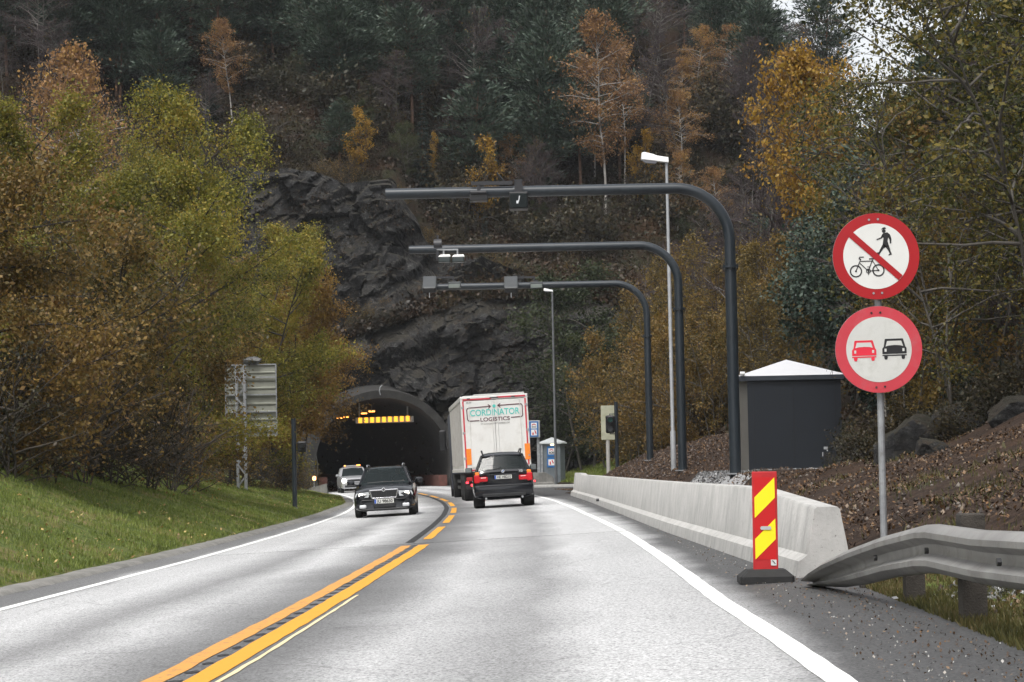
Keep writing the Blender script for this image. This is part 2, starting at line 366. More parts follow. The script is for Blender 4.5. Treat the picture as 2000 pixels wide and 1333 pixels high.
M_['cliff'] = rock_mat('cliff_rock', .5, .5); M_['rock'] = rock_mat('boulder_rock', .6, .95); M_['tunnel'] = concrete('tunnel_lining', (.035, .034, .033), (.06, .058, .055), False)
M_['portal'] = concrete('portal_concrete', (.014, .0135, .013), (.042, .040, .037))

# ------------------------------------------------------------ terrain sheet
def build_terrain():
    u = [0.0]
    while u[-1] < 500: u.append(u[-1] + (.3 if u[-1] < 13 else (.8 if u[-1] < 45 else min(40, (u[-1] - 30) * .09 + .8))))
    u = np.array([-a for a in u[:0:-1]] + u)
    ys = list(np.arange(-40, 4, 4)) + list(np.arange(4, 60, .5)) + list(np.arange(60, 157, 1.0)) + [157, 158, 159, 160, 160.6, 161.0, 161.4, 162.0] + list(np.arange(163.5, 215, 1.5)) + [220, 230, 245, 270, 310, 400, 600, 900]
    ys = np.array(ys); U, Y = np.meshgrid(u, ys); X = U + XC(np.minimum(Y, 153))
    Z = terr(X, Y)
    o = X - XC(Y); lo = ledge_l(Y) + .12; ro = np.interp(Y, [0, 26, 60, 92, 100, 150], [4.55, 4.6, 4.7, 4.7, 8.0, 9.3])
    under = (o > lo) & (o < ro - .02) & (Y < 160.3); Z = np.where(under, Z - .1, Z)
    Z = np.where((Y >= 160.3) & (np.abs(o) < 7) & (Z < 3), Z - .12, Z)
    V = np.stack([X, Y, Z], -1).reshape(-1, 3); ny, nx = X.shape
    i = (np.arange(ny - 1)[:, None] * nx + np.arange(nx - 1)[None]).ravel()
    Fq = np.stack([i, i + 1, i + nx + 1, i + nx], 1)
    c = V[Fq].mean(1); oc = c[:, 0] - XC(c[:, 1])
    keep = ~((c[:, 1] > 154) & (c[:, 1] < 242) & (np.abs(oc) < 6.4) & (c[:, 2] < 8.3)); Fq = Fq[keep]
    me = npmesh('terrain', V, Fq, [M_['ground']])
    def at(n, a):
        x = me.attributes.new(n, 'FLOAT', 'POINT'); x.data.foreach_set('value', np.clip(a, 0, 1).astype(np.float32).ravel())
    e = lo - o; r = o - ro
    at('grass', np.where(e > -.2, sm(8.0, 5.0, e + 0 * Y) * (1 - sm(150, 156, Y)), 0) + np.where((r > .5), sm(105, 115, Y) * sm(9, 6, r) * (Y < 150), 0)
       + np.where((Y > 9) & (Y < 19), sm(-.1, .25, r) * sm(1.1, .7, r), 0) * .62)
    at('dirt', np.where(r > 0, (1 - sm(5.5, 7.5, r)) * (1 - sm(104, 110, Y)), 0))
    at('gravel', np.where(r > .8, sm(49, 51, Y) * (1 - sm(63, 66, Y)) * sm(1.0, 1.5, r) * (1 - sm(5.0, 5.6, r)), 0) + np.exp(-(((X - 4.05) / .5) ** 2 + ((Y - 16.4) / .7) ** 2)) * 1.2)
    me.shade_smooth(); o_ = link('terrain', me); tag(o_, kind='structure'); return o_
build_terrain()
def strip(name, offs, y0, y1, dy, dz, mat, step_fn=None, uv=True, kind='structure', zfn=None, jit=0):
    ys = np.arange(y0, y1 + 1e-6, dy); V = []; UV = []
    for j, y in enumerate(ys):
        oo = offs(y) if callable(offs) else offs
        for i, o in enumerate(oo):
            o2 = o + (random.uniform(-jit, jit) if jit else 0)
            x = float(XC(y)) + o2; z = float(road(x, y)) + dz if zfn is None else zfn(x, y, i)
            V.append((x, y, z)); UV.append((o2, y))
    n = len(offs(y0) if callable(offs) else offs)
    Fq = [(j * n + i, j * n + i + 1, (j + 1) * n + i + 1, (j + 1) * n + i) for j in range(len(ys) - 1) for i in range(n - 1)]
    me = bpy.data.meshes.new(name); me.from_pydata(V, [], Fq); me.materials.append(mat)
    if uv:
        L = me.uv_layers.new(name='UVMap'); 
        for lp in me.loops: L.data[lp.index].uv = UV[lp.vertex_index]
    me.update(); me.shade_smooth(); o_ = link(name, me); tag(o_, kind=kind); return o_
def ro_(y): return float(np.interp(y, [0, 26, 60, 92, 100, 150], [4.55, 4.6, 4.7, 4.7, 8.0, 9.3]))
strip('road', lambda y: [float(ledge_l(y)) - .05, -4.3, -3.8, -2, -.5, .5, 2, 3.6, 4.4, 5.5 if ro_(y) > 5.6 else 4.45, ro_(y) + .12], -40, 236, 1.0, 0.0, M_['asphalt'])
random.seed(3)
WL = -3.74
strip('edge_line', [WL - .075, WL + .075], 4, 150, 1.0, .005, M_['line_white'], jit=.004)
_wl = lambda y, h: [float(np.interp(y, [6, 11.3, 18, 27, 38, 54, 70, 90, 100], [3.68, 3.54, 3.40, 3.36, 3.28, 3.18, 3.2, 3.4, 3.45])) + k * h for k in (-1, 1)]
strip('edge_line', lambda y: _wl(y, .075), 4, 38.4, .5, .005, M_['line_white'], jit=.006)
strip('edge_line', lambda y: _wl(y, .065), 38.4, 150, 1.0, .005, M_['line_white'], jit=.006)
strip('centre_line', [-.11, .07], 4, 37.9, .5, .005, M_['line_yellow'], jit=.008)
strip('centre_line', [-.385, -.225], 4, 37.9, .5, .005, M_['line_faded'], jit=.012)
strip('centre_line', [.115, .15], 4, 22.5, .5, .005, M_['line_ghost'], jit=.006)
for k in range(8):
    y0 = 40.6 + 12.1 * k; strip('centre_line', [-.17, -.01], y0, y0 + 8.6, .86, .005, M_['line_yellow'], jit=.008)
mb = MB()
y = 4.0
while y < 37.6:
    x = float(XC(y)) - .165; w = random.uniform(.035, .055); l = random.uniform(.09, .14); pts = []
    for a in range(9):
        g = 2 * math.pi * a / 9; rr = random.uniform(.75, 1.2); px, py = x + w * rr * math.cos(g), y + l * rr * math.sin(g); pts.append((px, py, float(road(px, py)) + .004))
    mb.add(pts, [tuple(range(9))]); y += .64
for k in range(230):                                                    # dense milling beside the dashed line
    yy = 39 + k * .48
    if yy > 150: break
    xa = float(XC(yy)); xs = [xa - .41, xa - .26]
    mb.add([(xs[0], yy, float(road(xs[0], yy)) + .004), (xs[1], yy, float(road(xs[1], yy)) + .004), (xs[1], yy + .36, float(road(xs[1], yy)) + .004), (xs[0], yy + .36, float(road(xs[0], yy)) + .004)], [(0, 1, 2, 3)])
tag(mb.build('rumble_strip', M_['milled']), kind='structure')
mb = MB()                                                               # cross joint
for i in range(70):
    x = float(XC(38.5)) - 3.7 + i * .1; a = 38.45 + random.uniform(-.03, .03); 
    mb.add([(x, a, float(road(x, a)) + .003), (x + .1, a, float(road(x + .1, a)) + .003), (x + .1, a + .035, float(road(x, a)) + .003), (x, a + .035, float(road(x, a)) + .003)], [(0, 1, 2, 3)])
tag(mb.build('road_joint', M_['milled']), kind='structure')
# kerb along the grass
def kz(x, y, i): return float(road(x, y)) + (.0, .045, .06, .02)[i] + random.uniform(-.006, .006)
strip('kerb', lambda y: [float(ledge_l(y)) + .40, float(ledge_l(y)) + .33, float(ledge_l(y)) + .06, float(ledge_l(y)) - .06], 8, 118, .5, 0, M_['concrete_kerb'], zfn=kz, jit=.012)
# low kerb across the lay-by mouth
mb = MB()
mb.rbox((2.75, 117, float(road(2.6, 117)) + .06), (5.2, .35, .16), .03); tag(mb.build('kerb', M_['concrete']), kind='structure')

# ------------------------------------------------------------ cliff
from mathutils import noise as mn
def cliff_y(x, z):
    u = x * .92 + z * .38; v = z * .92 - x * .38                # beds dip to the right
    b = facets(u * .7, v, 3.6, 1.5, .5, 1) + facets(u * .6, v, 1.5, .7, .45, 2) + facets(u * .7, v, .7, .34, .5, 3)
    led = np.interp(x, [-30, -14, -9, -2, 6, 16], [6, 8.5, 10.0, 11.8, 11.5, 8]); up = 1 / (1 + np.exp(-(z - led) * 1.6))
    return 155.6 + .10 * z + 1.7 * up + b - 1.1 * np.exp(-((z - led + 1.2) / 1.3) ** 2)
def build_cliff():
    xs = np.arange(-42, 27, .17); nz_ = 150; V = []
    for x in xs:
        zb = -3.0; zt = float(ctop(x)) + .6 + 1.1 * mn.noise(Vector((x * .3, 0, 5)))
        for j in range(nz_):
            z = zb + (zt - zb) * j / (nz_ - 1); yy = float(cliff_y(np.array(float(x)), np.array(z)))
            V.append((x + .25 * mn.noise(Vector((x, z, 9.))), yy, z + .2 * mn.noise(Vector((x * .7, z * .7, 2.)))))
        V.append((x, 161.6, zt - .1)); V.append((x, 165, zt - 2.5))
    n = nz_ + 2; V = np.array(V); Fq = []
    h = heading(153); c0 = Vector((float(XC(153)), 153, 0)); zr = float(road(c0.x, 153))
    for i in range(len(xs) - 1):
        for j in range(n - 1):
            f = (i * n + j, (i + 1) * n + j, (i + 1) * n + j + 1, i * n + j + 1); c = V[list(f)].mean(0)
            lx = (c[0] - float(XC(c[1]))) ; lz = c[2] - zr
            if math.hypot(lx, lz - 1.6) < 5.0 or (abs(lx) < 4.9 and lz < 1.6): continue
            Fq.append(f)
    me = bpy.data.meshes.new('cliff'); me.from_pydata([tuple(v) for v in V], [], Fq); me.materials.append(M_['cliff']); me.update()
    o = link('cliff', me); tag(o, kind='structure')
build_cliff()

# ------------------------------------------------------------ tunnel
PORT = empty('tunnel_portal', (0, 0, 0)); tag(PORT, 'arched concrete road tunnel mouth at the foot of the dark cliff', 'tunnel')
def arch(rad, y, dz=0, n=40, cz=1.6):
    x0 = float(XC(y)); zr = float(road(x0, y)); pts = []; h = heading(y); a0 = -math.asin(min(.99, cz / rad))
    for i in range(n + 1):
        a = a0 + (math.pi - 2 * a0) * i / n
        lx = rad * math.cos(a); lz = cz + rad * math.sin(a)
        pts.append(Vector((x0 + lx * math.cos(h), y + lx * math.sin(h), zr + lz + dz)))
    return pts
mb = MB()
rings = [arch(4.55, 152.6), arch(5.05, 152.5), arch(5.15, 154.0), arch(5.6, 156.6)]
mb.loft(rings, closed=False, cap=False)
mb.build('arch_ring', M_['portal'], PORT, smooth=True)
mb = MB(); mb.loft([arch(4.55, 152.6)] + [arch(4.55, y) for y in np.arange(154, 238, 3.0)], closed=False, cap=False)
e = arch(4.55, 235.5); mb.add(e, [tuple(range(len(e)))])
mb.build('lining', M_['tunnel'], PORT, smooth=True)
mb = MB()
for sgn in (-1, 1):
    mb.loft([[Vector((float(XC(y)) + sgn * a, y, float(road(XC(y), y)) + b)) for a, b in ((3.75, -.05), (3.75, .9), (4.3, .9), (4.3, -.05))] for y in np.arange(153, 230, 3.0)])
mb.build('side_wall', simple('reflected_red_base', (.10, .035, .025), .8, 0, .3, 3), PORT)  # red-brown colour stands in for lamp light reflected low in the tunnel
mb = MB(); pts = [P(744, 755, 152.3), P(742, 762, 152.3), P(741, 772, 152.3)]
mb.tube([P(746, 753, 152.6), P(742, 757, 152.2), P(741, 764, 152.2), P(743, 772, 152.3)], .035, 6); mb.build('cable_loop', M_['galv_light'], PORT)
# hanging amber bar
AM = emit('amber_lamp', (1, .42, .03), 1.15, (.5, .25, .03)); OR = emit('orange_lamp', (1, .33, .06), 3.5)
t = empty('hanging_signal_bar', P(750, 820, 155.5)); tag(t, 'bar of nine amber squares hung inside the tunnel mouth', 'signal')
def loc(t, p): return Vector(p) - t.location
mb = MB(); a = P(694, 822, 155.5); b = P(808, 819, 155.5)
mb.rbox(loc(t, (a + b) / 2) + Vector((0, .12, 0)), ((b - a).length, .16, .42), .03, Matrix.Rotation(math.atan2((b - a).z, (b - a).x) * -1, 3, 'Y')); mb.build('housing', M_['galv'], t)
for k in range(9):
    p = P(703.5 + k * 11.6, 821.5 - k * .45, 155.38); mb = MB(); mb.rbox(loc(t, p), (.25, .05, .36), .01); mb.build('lamp', AM, t)
for px in (702, 796):
    mb = MB(); p = P(px, 815, 155.55); mb.tube([loc(t, p), loc(t, Vector((p.x, p.y, float(road(XC(155), 155)) + 1.6 + math.sqrt(4.5 ** 2 - (p.x - float(XC(155.5))) ** 2))))], .06, 8); mb.build('hanger', M_['galv'], t)
for i, (px, py, D, n, hh) in enumerate([(646, 818.5, 205, 1, 'fifth and faintest'), (663, 817, 190, 1, 'fourth'), (676, 815, 178, 1, 'third'), (711, 808, 172, 1, 'second'), (726, 804, 163, 1, 'nearest and brightest')]):
    p = P(px, py, D); t = empty('tunnel_lamp', p); tag(t, f'{hh} orange lamp in the row under the tunnel ceiling', 'lamp', 'orange lamps inside the tunnel')
    mb = MB(); mb.rbox((0, 0, 0), (.42, .5, .09), .02); mb.build('lens', OR, t)
    mb = MB(); mb.rbox((0, 0, .09), (.5, .6, .08), .02); mb.tube([(0, 0, .1), (0, 0, .55)], .03, 6); mb.build('housing', M_['galv'], t)
# ------------------------------------------------------------ concrete barriers
def bprof(h, flip=1): return [(-.30, 0), (-.27, .17), (-.19, .23), (-.115, h - .02), (-.095, h), (.095, h), (.115, h - .02), (.19, .23), (.27, .17), (.30, 0)]
t = empty('concrete_barrier', (2.87, 20.85, 0)); tag(t, 'long pale grey concrete safety barrier curving along the right edge of the road', 'barrier')
mb = MB(); fr = []
for y in [20.85, 20.9] + list(np.arange(21.5, 85.4, 1.0)) + [85.2]:
    xf = float(np.interp(y, [20.8, 36.6, 54.2, 70, 85.3], [2.55, 2.40, 2.34, 2.26, 2.06])); x = xf + .3; h = float(np.interp(y, [20.8, 26, 79.5, 80, 86], [.66, .81, .81, .86, .86]))
    z = float(road(xf, y)) - .02; j = 1.0 
    fr.append([Vector((x + a, y, z + b)) - t.location for a, b in bprof(h)])
for p in fr[0]: pass
mb.loft(fr); b_ = mb.build('wall', M_['concrete'], t, smooth=True)
mb = MB()
for y in (80.2,):
    xf = float(np.interp(y, [20.8, 36.6, 54.2, 70, 85.3], [2.55, 2.40, 2.34, 2.26, 2.06])); z = float(road(xf, y)) - .02
    mb.prism([(a * 1.012, b * 1.004) for a, b in bprof(.81)], -.012, .012, Matrix.Translation(Vector((xf + .3, y, z)) - t.location))
mb.build('joint', M_['milled'], t)
mb = MB(); 
for px, py in ((1166, 977),):
    d = ray(px, py); mb.tube([loc(t, d * 54 + Vector((0, 0, EZ)) + Vector((-.02, 0, 0))), loc(t, d * 54 + Vector((.05, 0, EZ)))], .035, 8)
mb.build('lifting_hole', M_['black'], t)
# low block beyond the lay-by
p = P(1058, 950, 125); t = empty('concrete_barrier', (p.x, 125, p.z)); tag(t, 'short stained concrete barrier block in front of the emergency booth', 'barrier')
mb = MB(); L0, L1 = P(1020, 951, 126).x - p.x, P(1083, 951, 125).x - p.x
mb.loft([[Vector((L0, a, b)) for a, b in bprof(.75)], [Vector((L1 - .5, a, b)) for a, b in bprof(.75)], [Vector((L1 - .1, a * .9, b * (.72 if b > .3 else 1))) for a, b in bprof(.75)], [Vector((L1, a * .8, b * (.5 if b > .3 else .8))) for a, b in bprof(.75)]])
mb.build('block', M_['concrete_old'], t)
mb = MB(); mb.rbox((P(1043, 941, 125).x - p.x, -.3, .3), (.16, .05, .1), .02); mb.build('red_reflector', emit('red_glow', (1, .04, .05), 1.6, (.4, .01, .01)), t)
# block by the left tunnel mouth
p = P(624, 962, 132); t = empty('concrete_block', (p.x, 132, p.z)); tag(t, 'weathered concrete block on the grass left of the tunnel mouth', 'block')
mb = MB(); mb.loft([[Vector((-.65, -.3, -.2)), Vector((.5, -.3, -.2)), Vector((.5, .4, -.2)), Vector((-.65, .4, -.2))], [Vector((-.6, -.25, .25)), Vector((.42, -.25, .5)), Vector((.42, .3, .5)), Vector((-.6, .3, .25))]]); mb.build('block', M_['concrete_old'], t)
# amber warning lamp beside it
p = P(613.5, 934.5, 132); t = empty('warning_lamp', (p.x, 132, tz(p.x, 132))); tag(t, 'glowing orange warning lamp low beside the left tunnel wall', 'lamp')
mb = MB(); mb.tube([(0, 0, -.1), (0, 0, p.z - t.location.z - .12)], .035, 6); mb.build('post', M_['galv'], t)
mb = MB(); mb.rbox((0, 0, p.z - t.location.z), (.2, .12, .24), .05); mb.build('lens', emit('warm_glow', (1, .45, .15), 6), t)

# ------------------------------------------------------------ guard rail
W = [(0, 0), (.045, .012), (.082, .05), (.082, .085), (.018, .125), (.012, .155), (.018, .185), (.082, .225), (.082, .26), (.045, .298), (0, .31)]
t = empty('guard_rail', (2.75, 15, tz(3.0, 15))); tag(t, 'grey corrugated steel guard rail bending down into the ground', 'guard rail')
def rail(name, st, mat):
    mb = MB(); rows = []
    for (x, y, z, s, tw) in st:
        row = []
        for d, h in W:
            hh = (h - .155) * s; row.append(Vector((x - d * 1.15 - hh * math.sin(tw), y, z + hh * math.cos(tw))))
        rows.append([r - t.location for r in row])
    mb.loft(rows, closed=False, cap=False); o = mb.build(name, mat, t, smooth=True)
    s = o.modifiers.new('s', 'SOLIDIFY'); s.thickness = .006; return o
def zc(px, py, D): return P(px, py, D).z
st = [(2.9, 2.0, .66, 1.05, 0), (2.84, 8, .67, 1.05, 0), (2.80, 12.0, zc(2000, 1102, 12.0), 1.05, 0), (2.78, 13.5, zc(1905, 1090, 13.5), 1.05, 0), (2.765, 14.9, zc(1815, 1073, 14.9), 1.05, 0), (2.755, 15.3, zc(1800, 1073, 15.3), 1.05, 0),
      (2.72, 16.5, zc(1733, 1087, 16.5), 1.0, .1), (2.66, 17.6, zc(1675, 1106, 17.6), .95, .25), (2.60, 18.5, zc(1625, 1122, 18.5), .8, .5), (2.56, 19.0, zc(1598, 1131, 19.0), .6, .75), (2.53, 19.4, zc(1575, 1139, 19.4), .35, .9)]
M_['rail'] = simple('rail_steel', (.25, .245, .235), .5, .25, .18, 2.5, dirt=(.12, .11, .095), bump=.05)
rail('beam', st, M_['rail'])
for px, py, D in ((1822, 1076, 15.0), (1721, 1090, 16.7), (1966, 1098, 12.5)):
    q = P(px, py, D); q.x -= .03; mb = MB(); mb.tube([loc(t, q), loc(t, q) + Vector((-.025, 0, 0))], .022, 8); mb.build('bolt', M_['black'], t)
for px, yb, D, w_, top in ((1896, 1243, 14.5, .155, 1003), (1781, 1184, 16.7, .14, 1112), (1690, 1148, 18.8, .12, 1118)):
    q = P(px, yb, D); x = q.x + .02; zt = P(px, top, D).z
    if D > 15: zt = P(px, top, D).z
    mb = MB(); mb.loft([[Vector((x + a * w_ / 2, D + b * w_ / 2, z)) - t.location for a, b in ((-1, -1), (0, -1.12), (1, -1), (1, 1), (-1, 1))] for z in (q.z - .3, q.z + .3, zt - .01)] + [[Vector((x + a * w_ / 2 * .92, D + b * w_ / 2 * .92, zt)) - t.location for a, b in ((-1, -1), (0, -1.12), (1, -1), (1, 1), (-1, 1))]])
    mb.build('post', M_['wood'], t)

# ------------------------------------------------------------ marker board
q = P(1495, 1118, 20.42); t = empty('marker_board', (q.x, 20.42, float(road(q.x, 20.42)))); tag(t, 'red and yellow striped traffic marker board on a black rubber foot', 'marker board')
mb = MB(); mb.loft([[Vector((a * .24, b * .19, z)) for a, b in ((-1, -.85), (-.9, -1), (.9, -1), (1, -.85), (1, .85), (.9, 1), (-.9, 1), (-1, .85))] for z in (0, .06)] + [[Vector((a * .17, b * .12, .12)) for a, b in ((-1, -.85), (-.9, -1), (.9, -1), (1, -.85), (1, .85), (.9, 1), (-.9, 1), (-1, .85))]])
mb.build('foot', M_['rubber'], t)
RED = simple('marker_red', (.50, .008, .01), .35, 0, .04, 3); RED2 = simple('marker_red_dirty', (.42, .012, .015), .5, 0, .2, 6); YEL = simple('marker_yellow', (.85, .72, .01), .4, 0, .03, 3)
WREF = simple('reflective_white', (.62, .62, .6), .4, 0, .05, 30)
tilt = Matrix.Rotation(R_(.5), 3, 'Y')
def crop2(px, py): return ((px - 187) / 1205.0, .10 + (1145 - py) / 1205.0)      # zoom pixels to metres on the board
mb = MB(); a = crop2(56, 72); b = crop2(325, 1145)
mb.rbox(tilt @ Vector(((a[0] + b[0]) / 2, 0, (a[1] + b[1]) / 2)), (b[0] - a[0], .028, a[1] - b[1]), .006, tilt); mb.build('panel', RED2, t)
mb = MB(); mb.prism([crop2(*p) for p in ((75, 135), (298, 135), (303, 1018), (78, 1018))], -.0165, -.0142, tilt.to_4x4()); mb.build('red_sheet', RED, t)
for pts in (((77, 350), (296, 135), (298, 355), (78, 572)), ((78, 797), (300, 578), (301, 800), (80, 1015))):
    mb = MB(); mb.prism([crop2(*p) for p in pts], -.019, -.0166, tilt.to_4x4()); mb.build('yellow_stripe', YEL, t)
mb = MB(); mb.prism([crop2(*p) for p in ((145, 660), (245, 660), (255, 680), (245, 698), (145, 698), (133, 680))], -.026, -.0192, tilt.to_4x4()); mb.build('hand_slot', simple('grey_clip', (.45, .45, .45), .4), t)
mb = MB().mat(WREF); mb.prism([crop2(*p) for p in ((245, 1020), (305, 1020), (305, 1082), (245, 1082))], -.0215, -.0168, tilt.to_4x4()); mb.mat(M_['black']); mb.prism([crop2(*p) for p in ((256, 1030), (264, 1026), (296, 1062), (288, 1068))], -.023, -.0218, tilt.to_4x4()); mb.build('sticker', None, t)

# ------------------------------------------------------------ road signs
SD = 21.0; base = P(1728, 1042, SD); t = empty('sign_post', (base.x, SD, tz(base.x, SD))); tag(t, 'grey steel post carrying two round signs on the leafy bank', 'post')
dz = t.location.z
mb = MB(); top = P(1711, 430, SD + .06); mb.tube([Vector((base.x, SD + .06, dz - .3)) - t.location, top - t.location], .032, 12); mb.build('pole', M_['galv'], t)
for py in (445, 560, 620, 745):
    mb = MB(); mb.box(P(1712 + (py - 445) * .027, py, SD + .045) - t.location, (.12, .09, .03)); mb.build('bracket', M_['galv'], t)
def disc(c, r, k=64): return [(r * math.cos(2 * math.pi * i / k), r * math.sin(2 * math.pi * i / k)) for i in range(k)]
SREDA = simple('sign_red', (.35, .004, .008), .3, 0, .05, 4); SREDB = simple('faded_sign_red', (.50, .038, .055), .45, 0, .08, 3, dirt=(.45, .09, .105)); SWH = simple('sign_white', (.66, .66, .63), .4, 0, .04, 5); SWHD = simple('dirty_sign_white', (.55, .55, .52), .5, 0, .06, 3, dirt=(.42, .42, .38)); SBL = simple('sign_black', (.010, .010, .011), .5)
def signhead(name, label, cpx, cpy, rad, inner, redm, whm):
    c = P(cpx, cpy, SD - .02); o = empty(name, c); tag(o, label, 'road sign'); sc = rad
    mb = MB(); mb.prism(disc(0, rad), -.004, .01); mb.build('red_rim', redm, o)
    mb = MB(); mb.prism(disc(0, inner), -.0062, -.0042); mb.build('white_face', whm, o)
    mb = MB(); mb.prism(disc(0, rad * 1.004), .0102, .014); mb.build('back_plate', M_['galv'], o); return o
def S(o, pts, k, c, y0=-.0088, y1=-.0064): return [((x - c[0]) * k, (c[1] - y) * k) for x, y in pts]
def ringpts(c, r0, r1, n=28):
    return [(c[0] + r0 * math.cos(2 * math.pi * i / n), c[1] + r0 * math.sin(2 * math.pi * i / n)) for i in range(n)], [(c[0] + r1 * math.cos(2 * math.pi * i / n), c[1] + r1 * math.sin(2 * math.pi * i / n)) for i in range(n)]
def ringmesh(mb, c, r0, r1, k, cc, y0, y1, n=28):
    A, B = ringpts(c, r0, r1, n); A = S(None, A, k, cc); B = S(None, B, k, cc)
    for i in range(n): j = (i + 1) % n; mb.prism([A[i], B[i], B[j], A[j]], y0, y1)
def barm(mb, a, b, w, k, cc, y0, y1):
    a = Vector(a); b = Vector(b); d = (b - a).normalized(); n = Vector((-d.y, d.x)) * w / 2
    mb.prism(S(None, [tuple(a + n), tuple(b + n), tuple(b - n), tuple(a - n)], k, cc), y0, y1)
cc = (388, 355); k = .40 / 300
o1 = signhead('no_entry_sign', 'upper round sign with a walker and a bicycle crossed out in red', 1711, 501, .40, .304, SREDA, SWH)
mb = MB(); y0, y1 = -.0090, -.0064
def disk(c, r): mb.prism(S(None, [(c[0] + r * math.cos(2 * math.pi * i / 20), c[1] + r * math.sin(2 * math.pi * i / 20)) for i in range(20)], k, cc), y0, y1)
mb.prism(S(0, [(427, 170), (462, 166), (460, 160), (455, 155), (440, 156), (434, 163)], k, cc), y0, y1)
disk((446, 181), 13)
for poly in ([(440, 196), (470, 190), (488, 206), (474, 226), (470, 252), (478, 284), (446, 292), (436, 268), (442, 232), (436, 205)],     # trunk
             [(484, 203), (492, 215), (497, 240), (494, 268), (485, 268), (484, 242), (472, 222)],                                        # back arm
             [(440, 197), (444, 222), (428, 233), (397, 243), (392, 237), (424, 224), (432, 206)],                                        # front arm
             [(438, 268), (462, 290), (440, 302), (418, 334), (407, 328), (421, 300)], [(418, 328), (411, 347), (397, 337), (386, 338), (390, 330), (404, 328)],
             [(450, 288), (478, 280), (488, 318), (498, 346), (486, 345), (470, 312)], [(498, 343), (474, 352), (474, 345), (486, 336)]):
    mb.prism(S(0, poly, k, cc), y0, y1)
mb.build('walker_symbol', SBL, o1)
mb = MB(); B0, B1 = -.0093, -.0064
for c in ((245, 457), (401, 453)): ringmesh(mb, c, 34, 43, k, cc, y0, y1); disk(c, 7)
ringmesh(mb, (331, 457), 11, 17, k, cc, y0, y1, 16); disk((331, 457), 6)
for a, b, w_ in (((245, 457), (281, 372), 6), ((276, 388), (364, 388), 6), ((274, 402), (331, 457), 6), ((331, 457), (362, 378), 6), ((362, 386), (401, 453), 5), ((331, 457), (401, 453), 6), ((331, 440), (331, 484), 5), ((323, 428), (340, 428), 4), ((338, 373), (378, 371), 8), ((268, 372), (282, 374), 6), ((268, 374), (274, 359), 6), ((272, 359), (302, 359), 6)): barm(mb, a, b, w_, k, cc, B0, B1); B0 -= .00003
mb.build('bicycle_symbol', SBL, o1)
mb = MB(); barm(mb, (215, 200), (553, 508), 44, k, cc, -.0112, -.0096); mb.build('slash', SREDA, o1)
for c in ((345, 101), (407, 98), (363, 612), (422, 611)): mb = MB(); mb.prism(S(0, [(c[0] + 8 * math.cos(a), c[1] + 8 * math.sin(a)) for a in np.linspace(0, 6.28, 9)[:-1]], k, cc), -.010, -.0042); mb.build('rivet', M_['galv'], o1)
cc = (408, 992)
o2 = signhead('no_overtaking_sign', 'lower faded pink-red round sign with a red car beside a black car', 1716.5, 683, .40, .302, SREDB, SWHD)
def carsym(name, c, mats, lean):
    x0, y0_ = c; mb = MB()
    def q(pts): return S(0, [(x0 + a, y0_ + b + lean * a) for a, b in pts], k, cc)
    mb.mat(mats[0])
    mb.prism(q([(-62, -75), (58, -75), (62, -70), (76, -20), (84, -8), (84, 30), (-84, 30), (-84, -8), (-74, -20), (-66, -70)]), -.0086, -.0064)
    mb.prism(q([(-84, 36), (84, 36), (84, 44), (-84, 44)]), -.0086, -.0064)
    for s in (-1, 1): mb.prism(q([(s * 60 - 12, 44), (s * 60 + 12, 44), (s * 60 + 12, 58), (s * 60 + 7, 68), (s * 60 - 7, 68), (s * 60 - 12, 58)]), -.0086, -.0064)
    mb.mat(SWHD); mb.prism(q([(-50, -60), (48, -60), (61, -22), (40, -28), (0, -31), (-40, -28), (-61, -22)]), -.0094, -.0087)
    for s in (-1, 1): mb.prism(q([(s * 62 - 7, -7), (s * 62 + 7, -7), (s * 62 + 7, 14), (s * 62 - 7, 14)]), -.0094, -.0087)
    mb.build(name, None, o2)
carsym('red_car_symbol', (305, 1003), [simple('symbol_red', (.66, .02, .045), .45)], -.015); carsym('black_car_symbol', (515, 994), [SBL], -.015)
for c in ((363, 738), (424, 736), (383, 1254), (443, 1250)): mb = MB(); mb.prism(S(0, [(c[0] + 8 * math.cos(a), c[1] + 8 * math.sin(a)) for a in np.linspace(0, 6.28, 9)[:-1]], k, cc), -.009, -.0042); mb.build('rivet', M_['milled'], o2)

# ------------------------------------------------------------ toll gantries
def gantry(px, D, ytop, xl, r, label, colpy, rbend=1.15):
    x = PX(px, D); zt = P(px, ytop, D).z; xe = PX(xl, D, ytop); t = empty('gantry', (x, D, tz(x, D))); tag(t, label, 'gantry', 'curved camera gantries over the right lane')
    z0 = t.location.z; H = zt - z0; zj = P(px, colpy, D).z - z0
    mb = MB(); mb.tube([(0, 0, -.2), (0, 0, zj)], r * 1.06, 20); mb.build('post', M_['dark_steel'], t, smooth=True)
    pts = [(0, 0, zj), (0, 0, H - rbend)] + [(-rbend + rbend * math.cos(a), 0, H - rbend + rbend * math.sin(a)) for a in np.linspace(.12, math.pi / 2, 12)] + [((xe - x) * .5, 0, H), (xe - x, 0, H)]
    mb = MB(); mb.tube(pts, r, 20); mb.build('arm', M_['dark_steel'], t, smooth=True)
    mb = MB(); mb.tube([(0, 0, zj - .03), (0, 0, zj + .03)], r * 1.45, 20); 
    for a in range(8): g = a * math.pi / 4; mb.tube([(r * 1.28 * math.cos(g), r * 1.28 * math.sin(g), zj - .07), (r * 1.28 * math.cos(g), r * 1.28 * math.sin(g), zj + .07)], .014, 6)
    mb.build('flange', M_['dark_steel'], t)
    mb = MB(); mb.tube([(0, 0, .0), (0, 0, .03)], r * 1.9, 20); mb.build('base_plate', M_['galv'], t); return t, x, H
g1, gx1, H1 = gantry(1436, 55, 366, 753, .132, 'nearest and tallest dark blue-grey camera gantry, rising beside the cabin', 521, 1.3)
